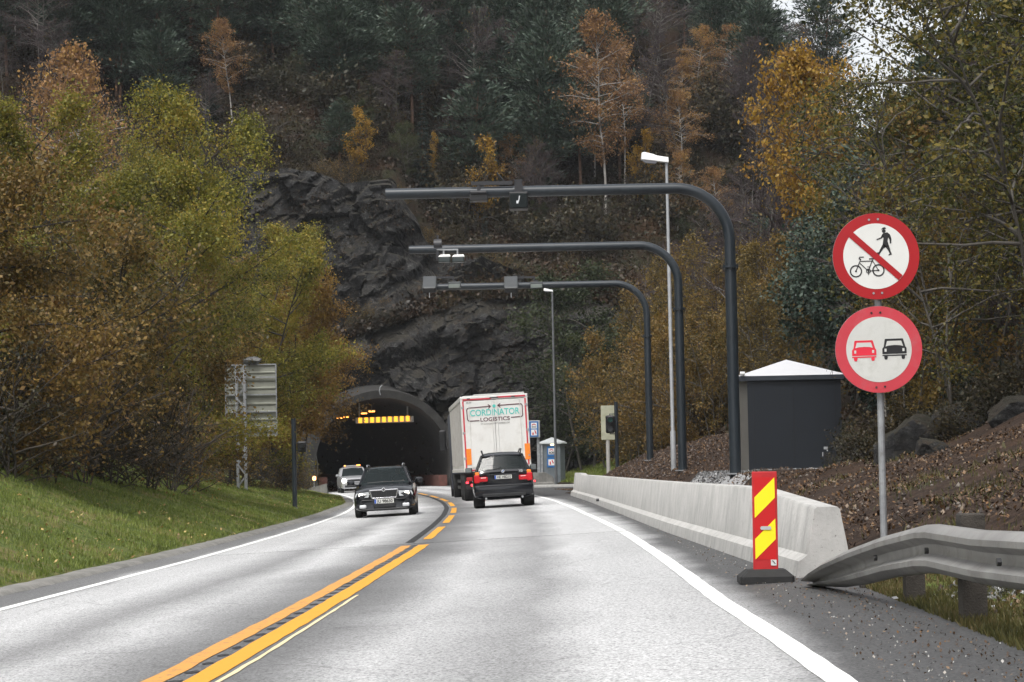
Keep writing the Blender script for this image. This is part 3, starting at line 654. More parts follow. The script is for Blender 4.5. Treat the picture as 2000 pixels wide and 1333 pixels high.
g2, gx2, H2 = gantry(1333, 69.5, 478, 799, .128, 'middle dark blue-grey camera gantry, standing just right of the lamp post', 604, 1.2)
g3, gx3, H3 = gantry(1270, 85, 553, 828, .122, 'farthest and lowest dark blue-grey camera gantry, with four boxes on its arm', 657, 1.2)
def rel(t, px, py, D): return P(px, py, D) - t.location
M_['box_light'] = simple('box_grey', (.06, .064, .066), .4, .2, .1, 4); M_['box_dark'] = simple('box_dark_grey', (.022, .022, .025), .45, 0, .1, 4)
# on gantry 1 (the equipment is bolted on: things of their own)
def device(name, label, px, py, D, group=None):
    o = empty(name, P(px, py, D)); return tag(o, label, 'camera' if 'camera' in name else 'lamp', group)
o = device('toll_camera', 'larger black camera hood under the nearest gantry arm', 1013, 394, 54.6, 'black camera boxes on the nearest gantry')
mb = MB(); mb.rbox((0, -.03, -.0), (.45, .5, .41), .02); mb.build('hood', M_['black'], o)
mb = MB(); mb.rbox((0, -.31, -.01), (.40, .03, .34), .01); mb.build('front_glass', M_['glass_dark'], o)
mb = MB(); mb.box((-.0, .2, .34), (.19, .34, .40)); 
for s in (-.075, .075):
    for z in (.17, .5): mb.tube([(s, .02, z), (s, .0, z)], .018, 6)
mb.build('clamp', M_['box_dark'], o); mb = MB(); mb.tube([(.02, -.335, .1), (.01, -.34, .02), (-.01, -.345, -.05)], .014, 5); mb.box((-.03, -.335, -.05), (.05, .01, .07)); mb.build('reflective_mark', M_['lens'], o)
o = device('toll_camera', 'smaller black camera box under the nearest gantry arm, left of the larger hood', 935, 385, 54.6, 'black camera boxes on the nearest gantry')
mb = MB(); mb.rbox((0, 0, -.03), (.44, .4, .17), .02); mb.build('hood', M_['black'], o); mb = MB(); mb.rbox((0, -.1, .085), (.40, .3, .07), .02); mb.build('lid', M_['box_dark'], o)
mb = MB(); mb.box((.32, .3, .36), (1.0, .08, .09)); mb.box((0, .3, .2), (.08, .06, .35)); mb.tube([(.62, .3, .4), (.45, .35, .62)], .02, 6); mb.build('bracket', M_['box_dark'], o)
for i, (px, lab) in enumerate(((868, 'left white-topped floodlight hanging from the middle gantry'), (895, 'right white-topped floodlight hanging from the middle gantry'))):
    o = device('flood_lamp', lab, px, 506, 69.2, 'floodlights under the middle gantry')
    mb = MB(); mb.rbox((0, 0, -.03), (.37, .3, .17), .03); mb.build('housing', simple('dark_green_grey', (.03, .04, .04), .3), o)
    mb = MB(); mb.loft([[Vector((a * .19, b * .16, .06)) for a, b in ((-1, -1), (1, -1), (1, 1), (-1, 1))], [Vector((a * .14 + .03, b * .12, .12)) for a, b in ((-1, -1), (1, -1), (1, 1), (-1, 1))]]); mb.build('cap', M_['lamp_white'], o)
    mb = MB(); mb.box((-.02, .0, .2), (.05, .05, .2)); mb.tube([(-.02, .0, .28), (-.02 - (.22 if i == 0 else .6), .2, .30)], .025, 6); mb.build('bracket', M_['galv'], o)
mb = MB(); p = rel(g2, 855, 478, 69.5); mb.tube([p + Vector((-.12, 0, 0)), p + Vector((.12, 0, 0))], .165, 18); mb.box(p + Vector((0, -.1, -.25)), (.1, .06, .5)); mb.box(p + Vector((0, 0, .2)), (.06, .06, .16)); mb.build('clamp', M_['box_dark'], g2)
for px, lab in ((839, 'left grey camera box tilted down at the tip of the farthest gantry'), (998, 'right grey camera box tilted down midway along the farthest gantry')):
    o = device('toll_camera', lab, px, 556, 84.6, 'grey camera boxes on the farthest gantry')
    T = Matrix.Rotation(R_(38), 3, 'X'); mb = MB(); mb.rbox((0, 0, .0), (.50, .78, .24), .03, T); mb.build('housing', M_['box_light'], o)
    mb = MB(); mb.rbox(T @ Vector((0, -.40, 0)), (.44, .03, .2), .01, T); mb.build('front_glass', M_['black'], o)
    mb = MB(); mb.tube([(.0, -.32, -.33), (0, -.32, -.52)], .02, 5); mb.build('sensor', M_['galv'], o); mb = MB(); mb.box((.42, .32, .28), (.95, .06, .07)); mb.box((.88, .3, .16), (.06, .06, .26)); mb.build('bracket', M_['box_dark'], o)
for px, lab in ((888, 'left small pale box hanging from the farthest gantry'), (1048, 'right small pale box hanging from the farthest gantry')):
    o = device('flash_lamp', lab, px, 558, 84.6, 'pale flash boxes on the farthest gantry')
    mb = MB(); mb.rbox((0, 0, .02), (.46, .3, .22), .02); mb.build('housing', M_['box_light'], o); mb = MB(); mb.rbox((-.01, -.16, -.03), (.42, .04, .14), .01); mb.build('lens', simple('pale_lens', (.15, .17, .155), .3), o)
    mb = MB(); mb.box((0, .18, .12), (.08, .1, .18)); mb.build('bracket', M_['box_dark'], o)

M_['galv_dark'] = simple('aged_galvanised', (.11, .115, .12), .6, .2, .2, 3)
# ------------------------------------------------------------ lamp posts
def lamppost(px, D, ytop, r0, r1, label, headw, pyb=920, steps=(), pm='galv_light'):
    x = PX(px, D, pyb); xt = x; t = empty('lamp_post', (x, D, tz(x, D))); tag(t, label, 'lamp post'); z0 = t.location.z; H = P(px, ytop, D).z - z0
    mb = MB(); pts = [(0, 0, -.2)]; rs = [r0]
    for z, a, b in steps: pts += [(0, 0, z), (0, 0, z + .06)]; rs += [a, b]
    pts.append((0, 0, H)); rs.append(r1); mb.tube(pts, rs, 14); mb.build('pole', M_[pm], t, smooth=True)
    k = headw
    prof = [(.06, -.03, .14), (-.0, -.02, .15), (-.3, .03, .18), (-.42, .08, .20), (-.7, .15, .21), (-.78, .13, .2), (-.80, .02, .17)]
    mb = MB(); rings = []
    for a, zt_, hw in prof:
        zb = -.14 + (-a) * .13; a *= k; rings.append([Vector((a, s * hw * k * .75, z * k + H)) for s, z in ((-1, zb), (-1.0, zb + .05), (-.6, max(zt_ + .05, zb + .1)), (.6, max(zt_ + .05, zb + .1)), (1, zb + .05), (1, zb))])
    mb.loft(rings); mb.build('lamp_head', M_['lamp_white'], t, smooth=True)
    mb = MB(); mb.loft([[Vector((a * k, s * k, (z * k) + H)) for a, s, z in ((-.78, -.13, -.05), (-.28, -.13, -.11), (-.28, .13, -.11), (-.78, .13, -.05))], [Vector((a * k, s * k, z * k + H)) for a, s, z in ((-.66, -.09, -.14), (-.36, -.09, -.17), (-.36, .09, -.17), (-.66, .09, -.14))]]); mb.build('lamp_glass', simple('frosted', (.42, .42, .47), .25), t); return t
lamppost(1316, 72, 309, .085, .045, 'tall pale grey lamp post with a white lamp head between the gantries', 1.0, 925, ((1.2, .085, .06), (6.6, .057, .05)))
lamppost(1086, 117, 567, .075, .05, 'distant slim lamp post standing in front of the emergency booth', .55, 925, (), 'galv_dark')

# ------------------------------------------------------------ dark technical cabin
D = 60; xL, xR = PX(1463, D), PX(1646, D); t = empty('technical_cabin', ((xL + xR) / 2, D, P(1550, 922, D).z)); tag(t, 'dark blue-grey flat-panelled cabin with a pale hipped roof behind the barrier', 'cabin')
W2 = (xR - xL) / 2; dp = 2.9; hw = P(1550, 738, D).z - t.location.z; zr = P(1545, 700, D).z - t.location.z; CB = simple('cabin_blue_grey', (.006, .009, .014), .5, 0, .1, 1.5); CS = simple('cabin_side', (.10, .095, .085), .6, 0, .1, 2)
LS = .75                                                            # the left wall is turned a little to the road: a skewed corner bay
mb = MB(); mb.box((0, dp / 2, hw / 2), (2 * W2, dp, hw)); mb.build('wall', CB, t)
mb = MB(); mb.loft([[Vector((-W2 - .002, .02, z)), Vector((-W2 - .2, .55, z)), Vector((-W2 - .2, dp - .1, z)), Vector((-W2 - .002, dp - .02, z))] for z in (.02, hw - .01)]); mb.build('side_panel', CS, t)
mb = MB(); e = .08
mb.loft([[Vector((-W2 - .24, -e, z)), Vector((W2 + e, -e, z)), Vector((W2 + e, dp + e, z)), Vector((-W2 - .24, dp + e, z))] for z in (hw - .06, hw + .06)]); mb.build('eaves', simple('eaves', (.03, .035, .045), .4), t)
mb = MB(); x0, x1, ya, yb = -W2 - .22, W2 + e, -e + .02, dp + e - .02; pk = (PX(1541, D + 1.4) - t.location.x)
mb.add([(x0, ya, hw + .063), (x1, ya, hw + .063), (x1, yb, hw + .063), (x0, yb, hw + .063), (x0 + .05, ya + .05, hw + .10), (x1 - .05, ya + .05, hw + .10), (x1 - .05, yb - .05, hw + .10), (x0 + .05, yb - .05, hw + .10), (pk, dp / 2, zr + .02)], [(0, 1, 5, 4), (1, 2, 6, 5), (2, 3, 7, 6), (3, 0, 4, 7), (4, 5, 8), (5, 6, 8), (6, 7, 8), (7, 4, 8), (0, 3, 2, 1)])
mb.build('roof', simple('pale_metal_roof', (.55, .55, .57), .45, .1, .04, 3), t)
SEAM = simple('seam', (.006, .007, .009), .6)
for px in (1475, 1552, 1634): mb = MB(); mb.box((PX(px, D) - t.location.x, -.006, hw / 2 + .08), (.014, .012, hw - .3)); mb.build('panel_seam', SEAM, t)
mb = MB(); mb.box((0 - .28, -.03, .03), (2 * W2 - .75, .06, .12)); mb.build('sill', M_['galv_light'], t)
mb = MB(); mb.box((-.1, -.02, -.16), (2 * W2 + .3, .1, .25)); mb.box((-.1, dp / 2, -.16), (2 * W2 + .2, dp, .24)); mb.build('plinth', M_['concrete'], t)
mb = MB(); ck = lambda x, y: P(1430 + x / 5.125, 680 + y / 5.125, D - .03) - t.location
mb.mat(SBL); a = ck(920, 1045); b = ck(1035, 1235); mb.box(((a.x + b.x) / 2, -.014, (a.z + b.z) / 2), (b.x - a.x, .02, a.z - b.z)); mb.mat(M_['lens']); 
for x in (922, 932, 942, 953): q = ck(x, 1002); mb.box((q.x, -.012, q.z), (.018, .012, .07))
q = ck(953, 1027); mb.box((q.x, -.012, q.z), (.03, .012, .03)); q = ck(908, 1064); mb.box((q.x, -.012, q.z), (.02, .012, .11)); mb.build('lock_plate', None, t)
mb = MB(); q = P(1450, 730, D - .1) - t.location; 
mb.tube([q + Vector((-.06, 0, 0)), q + Vector((.06, 0, 0))], .05, 10); mb.tube([q, q + Vector((.05, .1, -.08))], .02, 6); mb.build('roof_camera', M_['lamp_white'], t)

# ------------------------------------------------------------ signals and sign backs
def sigpole(name, px, pyb, D, ytop, r, label, face):
    x = PX(px, D, pyb); t = empty(name, (x, D, tz(x, D))); tag(t, label, 'traffic signal'); H = P(px, ytop, D).z - t.location.z
    mb = MB(); mb.tube([(0, 0, -.2), (0, 0, H)], r, 14); mb.build('pole', M_['dark_steel'], t, smooth=True)
    mb = MB(); mb.tube([(0, 0, 0), (0, 0, .02)], r * 1.9, 14); mb.build('base_plate', M_['galv'], t); return t
t = sigpole('traffic_signal', 576, 992, 75, 818, .078, 'dark post on the grass with a square black signal lamp at its right', 1)
q = P(590, 873, 75) - t.location; mb = MB(); mb.rbox(q, (.30, .22, .36), .05); mb.build('signal_head', M_['black'], t)
mb = MB(); mb.tube([q + Vector((0.02, -.11, .04)), q + Vector((.02, -.24, .04))], .085, 14, cap=False); mb.build('visor', M_['black'], t)
mb = MB(); mb.tube([q + Vector((0.02, -.10, .04)), q + Vector((.02, -.125, .04))], .075, 14); mb.build('lens', simple('dull_lens', (.12, .13, .13), .2), t)
for z in (.12, -.12): mb = MB(); mb.tube([(0, 0, q.z + z), (q.x, 0, q.z + z)], .018, 6); mb.build('bracket', M_['dark_steel'], t)
t = sigpole('traffic_signal', 1206, 925, 94, 785, .078, 'dark post behind the barrier with a two-lamp black signal head at its left', 1)
q = P(1191.5, 829, 93.9) - t.location; mb = MB(); mb.rbox(q, (.36, .24, .74), .06); mb.build('signal_head', M_['black'], t)
for dz_, cm in ((.19, simple('green_lens', (.05, .16, .14), .2)), (-.19, simple('clear_lens', (.18, .19, .2), .2))):
    mb = MB(); mb.tube([q + Vector((0, -.12, dz_)), q + Vector((0, -.145, dz_))], .11, 16); mb.build('lens', cm, t)
    mb = MB(); mb.tube([q + Vector((0, -.12, dz_)), q + Vector((0, -.3, dz_ - .02))], .13, 16, cap=False); mb.build('visor', M_['black'], t)
for z in (.42, -.40): mb = MB(); mb.tube([(0, 0, q.z + z), (q.x - .02, 0, q.z + z)], .02, 6); mb.tube([(q.x, 0, q.z + z), (q.x, 0, q.z + z * .8)], .02, 6); mb.build('bracket', M_['dark_steel'], t)
# back of a plywood sign
D = 97; x = PX(1188, D); t = empty('sign_board', (x, D, tz(x, D))); tag(t, 'weathered pale green board on a pale post behind the black signal head', 'sign')
a = P(1173, 793, D) - t.location; b = P(1203, 859, D) - t.location; mb = MB(); mb.rbox(((a.x + b.x) / 2, -.08, (a.z + b.z) / 2), (b.x - a.x, .03, a.z - b.z), .008); mb.build('board', simple('algae_board', (.38, .38, .28), .7, 0, .15, 3, dirt=(.26, .28, .18)), t)
mb = MB(); mb.tube([(0, 0, -.2), (0, 0, a.z - .3)], .085, 12); mb.build('post', simple('pale_post', (.38, .37, .34), .7, 0, .12, 3), t)
# truss-mounted sign seen from behind
D = 85; x = PX(470, D, 960); t = empty('direction_sign', (x, D, tz(x, D))); tag(t, 'large road sign seen from behind with ribbed grey panels on a lattice mast', 'sign')
def q_(px, py, dd=0): return P(px, py, D + dd) - t.location
za = q_(470, 713).z; zb = -.2; dx = .30
mb = MB()
xa, xb = q_(463, 800).x, q_(479, 800).x; yA, yB = -.16, .18
for (xx, yy, r) in ((xa, yA, .035), (xb, yA, .05), (xa, yB, .03), (xb, yB, .03)): mb.tube([(xx, yy, zb), (xx, yy, za)], r, 8)
n = 12
for i in range(n):
    z0 = zb + (za - zb) * i / n; z1 = zb + (za - zb) * (i + 1) / n; p_, r_ = ((xa, xb) if i % 2 else (xb, xa))
    mb.tube([(p_, yA, z0), (r_, yA, z1)], .016, 5); mb.tube([(p_, yB, z0), (r_, yB, z1)], .014, 5); mb.tube([(xb, yA, z0), (xb, yB, z1)], .014, 5); mb.tube([(xa, yA, z0), (xa, yB, z1)], .014, 5)
mb.build('lattice_mast', M_['galv_light'], t)
RB = simple('ribbed_back', (.24, .245, .205), .6, .1, .1, 3); xl, xr = q_(440, 780).x, q_(537, 780).x; zt, zbm = q_(500, 713).z, q_(500, 851).z
mb = MB(); prof = []; n = 9; ph = (zt - zbm) / n
for i in range(n):
    z = zbm + i * ph; prof += [(.26, z), (.26, z + ph * .12), (.30, z + ph * .2), (.30, z + ph * .85), (.27, z + ph * .93)]
prof += [(.26, zt), (.34, zt), (.34, zbm)]
mb.prism(prof, xl, xr, ax='x'); mb.build('panel', RB, t)
mb = MB(); mb.box(((xl + xr) / 2, .30, zt + .02), (xr - xl + .06, .12, .04)); mb.box(((xl + xr) / 2, .30, zbm - .02), (xr - xl + .06, .12, .04)); mb.box((xr + .02, .30, (zt + zbm) / 2), (.04, .12, zt - zbm)); mb.box((xl - .02, .30, (zt + zbm) / 2), (.04, .12, zt - zbm)); mb.build('frame', M_['galv'], t)
for i in range(4): mb = MB(); mb.box(((xl + xr) / 2, .215, zbm + (zt - zbm) * (.09 + .245 * i)), (xr - xl - .02, .05, .05)); mb.build('cross_rail', M_['galv'], t)
rk = empty('stone', q_(491, 712) + t.location); tag(rk, 'rounded grey stone lump seen on top of the ribbed sign back', 'stone')
def rockmesh(name, dim, seed, mat, parent=None, sub=4, rough=.28):
    """angular broken rock: a sphere cut by random planes, then roughened"""
    r = random.Random(seed * 13 + 5); pl = []
    for _ in range(15):
        n_ = Vector((r.gauss(0, 1), r.gauss(0, 1), r.gauss(0, 1))).normalized(); pl.append((n_, r.uniform(.55, .88)))
    bm = bmesh.new(); bmesh.ops.create_icosphere(bm, subdivisions=sub, radius=1)
    for v in bm.verts:
        p = v.co.copy()
        for n_, d in pl:
            e_ = p.dot(n_) - d
            if e_ > 0: p -= n_ * e_
        p *= 1 + .10 * mn.fractal(p * 2.5 + Vector((seed, 0, 0)), .8, 2.2, 5)
        v.co = Vector((p.x * dim[0], p.y * dim[1], p.z * dim[2]))
    me = bpy.data.meshes.new(name); bm.to_mesh(me); bm.free(); me.materials.append(mat); return link(name, me, parent)
r = rockmesh('stone_body', (.42, .28, .18), 4, simple('grey_stone', (.10, .10, .095), .9, 0, .4, 6, bump=.5), rk); r.location = (0, .3, .14)
# SOS booth and sign
D = 138; x = PX(1079, D, 915); t = empty('emergency_booth', (x, D, tz(x, D))); tag(t, 'grey roadside emergency phone booth with two blue SOS panels', 'booth')
def q_(px, py, dd=0): return P(px, py, D + dd) - t.location
GB = simple('booth_grey', (.13, .15, .165), .5, .1, .15, 3); BLU = simple('sos_blue', (.02, .13, .36), .45, 0, .06, 3); SW2 = simple('sign_clean_white', (.7, .7, .7), .4); RR = simple('symbol_dark_red', (.5, .02, .03), .5)
ze, zp = q_(1079, 866).z, q_(1079, 855).z; hw = (PX(1103, D) - PX(1054, D)) / 2
def octo(r, z, c=.62): return [Vector((a * r, b * r, z)) for a, b in ((-c, -1), (c, -1), (1, -c), (1, c), (c, 1), (-c, 1), (-1, c), (-1, -c))]
mb = MB(); mb.loft([octo(hw, -.2), octo(hw, ze - .03)]); mb.build('cabinet', GB, t)
mb = MB(); mb.loft([octo(hw * 1.18, ze - .05), octo(hw * 1.18, ze + .03), octo(.05, zp)]); mb.build('roof', simple('booth_roof', (.45, .47, .47), .5, .1, .1, 3), t)
for py0, py1, kind in ((872, 892, 's'), (894, 913, 'f')):
    a = q_(1068, py0); b = q_(1084.5, py1); cx = (a.x + b.x) / 2; cz = (a.z + b.z) / 2
    mb = MB(); mb.box((cx, -hw - .012, cz), (b.x - a.x, .02, a.z - b.z)); pn = mb.build('sos_panel', BLU, t)
    mb = MB(); mb.mat(SW2); mb.box((cx + .01, -hw - .027, cz), (.36, .008, .36))
    if kind == 's':
        mb.mat(RR); A = np.linspace(.25, math.pi - .25, 8)
        mb.prism([(cx + .01 + .13 * math.cos(g), cz + .02 + .11 * math.sin(g)) for g in A] + [(cx + .01 + .08 * math.cos(g), cz + .02 + .06 * math.sin(g)) for g in A[::-1]], -hw - .037, -hw - .032)
        mb.mat(SBL); addtext(mb, 'SOS', .17, (cx + .01, -hw - .034, cz - .09), MT, w=.3, bold=.008)
    else:
        mb.mat(RR); mb.prism([(cx - .1, cz - .14), (cx - .02, cz - .14), (cx - .02, cz + .02), (cx - .06, cz + .08), (cx - .1, cz + .02)], -hw - .037, -hw - .032); mb.prism([(cx + .02, cz + .12), (cx + .07, cz + .15), (cx + .16, cz - .04), (cx + .1, cz - .08)], -hw - .037, -hw - .032)
    mb.build('symbol', None, pn)
mb = MB(); mb.box((q_(1058, 890).x, -hw * .9 - .03, (ze) / 2), (.12, .05, ze - .2)); mb.build('door_post', M_['galv'], t)
mb = MB(); q = q_(1078, 868); mb.rbox((q.x, -hw * 1.05, q.z - .03), (.22, .1, .08), .02); mb.build('lamp', emit('booth_lamp', (1, .85, .55), 2.5), t)
D = 133; x = PX(1052, D, 915); t = empty('emergency_sign', (x, D, tz(x, D))); tag(t, 'blue SOS and fire extinguisher sign on a grey post just right of the truck', 'sign')
a = P(1032, 822, D) - t.location; b = P(1055, 855, D) - t.location; cx = (a.x + b.x) / 2; cz = (a.z + b.z) / 2
mb = MB(); mb.rbox((cx, 0, cz), (b.x - a.x, .2, a.z - b.z), .02); mb.build('housing', M_['galv_light'], t)
mb = MB(); mb.box((cx - .03, -.11, cz), (b.x - a.x - .14, .016, a.z - b.z - .1)); fp = mb.build('face', BLU, t)
mb = MB().mat(SW2)
for s in (1, -1): mb.box((cx - .02, -.122, cz + s * .2), (.34, .006, .34))
mb.mat(RR); A = np.linspace(.2, math.pi - .2, 8); mb.prism([(cx - .02 + .13 * math.cos(g), cz + .2 + .11 * math.sin(g)) for g in A] + [(cx - .02 + .08 * math.cos(g), cz + .2 + .06 * math.sin(g)) for g in A[::-1]], -.132, -.127)
mb.prism([(cx - .12, cz - .34), (cx - .04, cz - .34), (cx - .04, cz - .2), (cx - .12, cz - .2)], -.132, -.127); mb.prism([(cx, cz - .08), (cx + .05, cz - .06), (cx + .13, cz - .26), (cx + .07, cz - .29)], -.132, -.127)
mb.mat(M_['box_light']); addtext(mb, 'SOS', .12, (cx - .02, -.13, cz + .12), MT, w=.24, bold=.004); mb.build('symbol', None, fp)
mb = MB(); mb.box((b.x - .12, .14, cz / 2 - .1), (.16, .12, cz + .6)); mb.build('post', M_['galv'], t)
# two pale poles on the hill
for px, y0, y1, D, lab in ((1041, 342, 290, 173.5, 'brighter pale pole standing on the hillside above the gantry'), (968, 332, 279, 175, 'dimmer grey pole standing on the hillside left of the brighter one')):
    p = P(px, y0, D); t = empty('marker_pole', (p.x, D, tz(p.x, D) - .1)); tag(t, lab, 'pole', 'pale poles on the hillside'); h0 = p.z - t.location.z; H = P(px, y1, D).z - t.location.z
    mb = MB(); mb.tube([(0, 0, -.1), (0, 0, max(.3, h0))], .05, 8); mb.build('stake', M_['galv'], t)
    mb = MB(); mb.rbox((0, 0, (max(.3, h0) + H) / 2), (.26, .2, H - max(.3, h0)), .08); mb.build('cover', simple('pale_cover', (.24, .24, .19) if px > 1000 else (.12, .12, .10), .7), t)
# ------------------------------------------------------------ vehicles (local -y is the face the camera sees)
def put(t, x, y, rz):
    t.location = (x, y, float(road(x, y)) + .004); g = .04
    t.rotation_euler = Matrix.Rotation(rz, 3, 'Z').to_euler()
    Mx = Matrix.Rotation(-math.atan(g), 3, 'Y') @ Matrix.Rotation(-.006, 3, 'X') @ Matrix.Rotation(rz, 3, 'Z'); t.rotation_euler = Mx.to_euler()
def body(stn, mat, t, name='body', crown=.03):
    rings = []
    for y, hw, zb, zt, cr in stn:
        half = [(0, zb), (.8 * hw, zb), (.955 * hw, zb + .06), (hw, zb + .2), (hw * 1.0, zb + (zt - zb) * .62), (.975 * hw, zt - .11), (.93 * hw, zt - .03), (.62 * hw, zt + cr * .75), (.3 * hw, zt + cr)]
        rings.append([Vector((a, y, b)) for a, b in half] + [Vector((-a, y, b)) for a, b in half[:0:-1]])
    mb = MB(); mb.loft(rings); o = mb.build(name, mat, t, smooth=True); return o
def wheel(t, x, y, r, w, label=None):
    s = 1 if x > 0 else -1; mb = MB(); pr = [(r * .6, -.5), (r * .93, -.5), (r, -.36), (r, .36), (r * .93, .5), (r * .6, .5)]
    rings = [[Vector((x + b * w, y + a * math.cos(g), r + a * math.sin(g))) for a, b in pr] for g in np.linspace(0, 2 * math.pi, 29)]
    mb.loft(rings, closed=True, cap=False); wo = mb.build('wheel', M_['rubber'], t, smooth=True)
    mb = MB(); mb.tube([(x + s * w * .30, y, r), (x + s * w * .36, y, r)], r * .6, 20)
    for k in range(5):
        g = 2 * math.pi * k / 5; mb.box((x + s * w * .40, y + r * .3 * math.cos(g), r + r * .3 * math.sin(g)), (.02, r * .55, .05), Matrix.Rotation(g, 3, 'X'))
    mb.build('rim', M_['galv_light'], wo)
def cabin(t, base, top, paint, glass, zr, hwb, hwt, yb, yt, pr=.035, crown=.05, sill=0):
    """glasshouse: base ring at belt, top ring under the roof, pillars on its corners, domed roof"""
    (yb0, yb1), (yt0, yt1) = yb, yt
    mid = [yb0 + (yb1 - yb0) * .42, yb0 + (yb1 - yb0) * .72]; midt = [yt0 + (yt1 - yt0) * .36, yt0 + (yt1 - yt0) * .74]
    B = [Vector((-hwb, yb0 + .10, base)), Vector((-hwb * .5, yb0 + .015, base)), Vector((0, yb0, base)), Vector((hwb * .5, yb0 + .015, base)), Vector((hwb, yb0 + .10, base)), Vector((hwb, yb1 - .05, base)), Vector((0, yb1, base)), Vector((-hwb, yb1 - .05, base))]
    T = [Vector((-hwt, yt0 + .06, top)), Vector((-hwt * .5, yt0 + .01, top + .01)), Vector((0, yt0, top + .015)), Vector((hwt * .5, yt0 + .01, top + .01)), Vector((hwt, yt0 + .06, top)), Vector((hwt, yt1 - .04, top)), Vector((0, yt1, top)), Vector((-hwt, yt1 - .04, top))]
    mb = MB(); mb.loft([B, T], cap=False); mb.build('windows', glass, t, smooth=True)
    for i in (0, 4, 5, 7): mb = MB(); mb.tube([B[i], T[i]], pr, 8); mb.build('pillar', paint, t, smooth=True)
    for s in (-1, 1):
        for a, b in zip(mid, midt): mb = MB(); mb.tube([Vector((s * hwb, a, base)), Vector((s * hwt, b, top))], pr * .8, 6); mb.build('pillar', paint, t, smooth=True)
    mb = MB(); rr = []
    for f, e in ((-.01, 0.0), (.04, .55), (.2, .9), (.55, 1.0), (.85, .85), (.97, .5), (1.01, 0.0)):
        y = yt0 + (yt1 - yt0) * f; rr.append([Vector((a * (hwt + .03), y, top - .012 + (zr - top) * e * b)) for a, b in ((-1, 0), (-.93, .6), (-.6, .92), (0, 1), (.6, .92), (.93, .6), (1, 0))] + [Vector((hwt * .9, y, top - .03)), Vector((-hwt * .9, y, top - .03))])
    mb.loft(rr); mb.build('roof', paint, t, smooth=True)
def mirrors(t, x, y, z, d, paint, face=None):
    for s in (-1, 1):
        mb = MB(); mb.rbox((s * x, y, z), d, .04); mb.tube([(s * (x - d[0] * .4), y, z - d[2] * .3), (s * (x - d[0] * .4 - .12), y + .02, z - d[2] * .5)], .02, 6); m = mb.build('mirror', paint, t, smooth=True)
        if face: mb = MB(); mb.rbox((s * x, y - d[1] * .5, z), (d[0] * .8, .012, d[2] * .75), .005); mb.build('mirror_glass', face, m)
def plate(t, txt, c, w=.52, h=.115, blue=True, s=.1):
    mb = MB().mat(simple('plate_white', (.66, .66, .62), .5, 0, .03)); mb.rbox(c, (w, .014, h), .006); mb.mat(simple('plate_blue', (.02, .08, .42), .5)); mb.box((c[0] - w / 2 + .025, c[1] - .0085, c[2]), (.045, .004, h * .92))
    mb.mat(SBL); addtext(mb, txt, h * .98, (c[0] + .022, c[1] - .0105, c[2] - .002), MT, w=w * .82, bold=.003); mb.build('number_plate', None, t)

# --- black estate car, oncoming
t = empty('estate_car'); tag(t, 'black estate car driving towards the viewer with headlights on', 'car'); PB = M_['paint_black']
body([(0.03, .58, .30, .60, .01), (.0, .70, .24, .64, .01), (.04, .80, .20, .70, .02), (.16, .855, .18, .745, .03), (.45, .88, .17, .80, .05), (.9, .885, .18, .87, .055), (1.15, .885, .2, .93, .02), (2.6, .885, .2, .945, .0), (3.9, .875, .22, .945, .0), (4.4, .82, .3, .92, .0), (4.56, .7, .4, .8, 0)], PB, t)
cabin(t, .93, 1.40, PB, M_['glass'], 1.475, .735, .56, (1.02, 4.42), (1.78, 4.15))
mb = MB().mat(SBL); gz = lambda z: z
mb.prism([(-.385, .755), (.385, .755), (.33, .55), (-.33, .55)], -.02, .05); mb.mat(M_['chrome'])
for a, b in (((-.40, .765), (.40, .765)), ((.40, .765), (.345, .54)), ((.345, .54), (-.345, .54)), ((-.345, .54), (-.40, .765))): mb.tube([(a[0], -.02, a[1]), (b[0], -.02, b[1])], .019, 6)
mb.mat(M_['black'])
for i in range(9): mb.box((-.28 + i * .07, -.025, .65), (.012, .012, .17))
mb.build('grille', None, t)
mb = MB().mat(M_['chrome']); mb.tube([(0, .0, .775), (0, -.035, .775)], .058, 16); mb.mat(M_['box_dark']); mb.tube([(0, -.036, .775), (0, -.038, .775)], .036, 12); mb.build('badge', None, t)
HL = simple('headlamp_glass', (.62, .64, .66), .12, .2, .15, 9)
for s in (-1, 1):
    mb = MB(); pts = [(s * .42, .73), (s * .80, .70), (s * .83, .62), (s * .80, .555), (s * .44, .575)]
    n = len(pts); f = [Vector((a, -.012 + (.10 * max(0, (abs(a) - .42) / .4)), b)) for a, b in pts]; bk = [Vector((a, .22, b)) for a, b in pts]; mb.add(f + bk, [tuple(range(n))] + [(i, (i + 1) % n, n + (i + 1) % n, n + i) for i in range(n)])
    h = mb.build('headlight', HL, t)
    mb = MB(); mb.tube([(s * .66, .02 + .01, .645), (s * .66, .048 - .03 + .0, .645)], .062, 14); mb.build('bulb', emit('head_glow', (1, .93, .8), 5 if s > 0 else 2.6), h)
    mb = MB(); mb.rbox((s * .615, .0, .315), (.20, .06, .10), .03); mb.build('fog_light', M_['lens'], t)
mb = MB(); mb.rbox((0, -.006, .33), (.62, .05, .14), .03); mb.rbox((0, .03, .215), (1.35, .1, .07), .02); mb.build('lower_intake', M_['black'], t)
mb = MB(); mb.tube([(-.80, .045, .50), (-.4, -.012, .49), (.4, -.012, .49), (.80, .045, .50)], .010, 5); mb.build('bumper_strip', M_['black'], t)
plate(t, 'JU 98630', (0, -.022, .445), .55, .125)
mirrors(t, 1.0, 1.45, 1.0, (.22, .13, .14), PB)
for s in (-1, 1):
    mb = MB(); mb.tube([(s * .52, 1.95, 1.44), (s * .53, 2.1, 1.50), (s * .53, 3.7, 1.50), (s * .52, 3.9, 1.45)], .02, 8); mb.build('roof_rail', M_['galv'], t)
    for y in (.85, 3.45): wheel(t, s * .775, y, .32, .21)
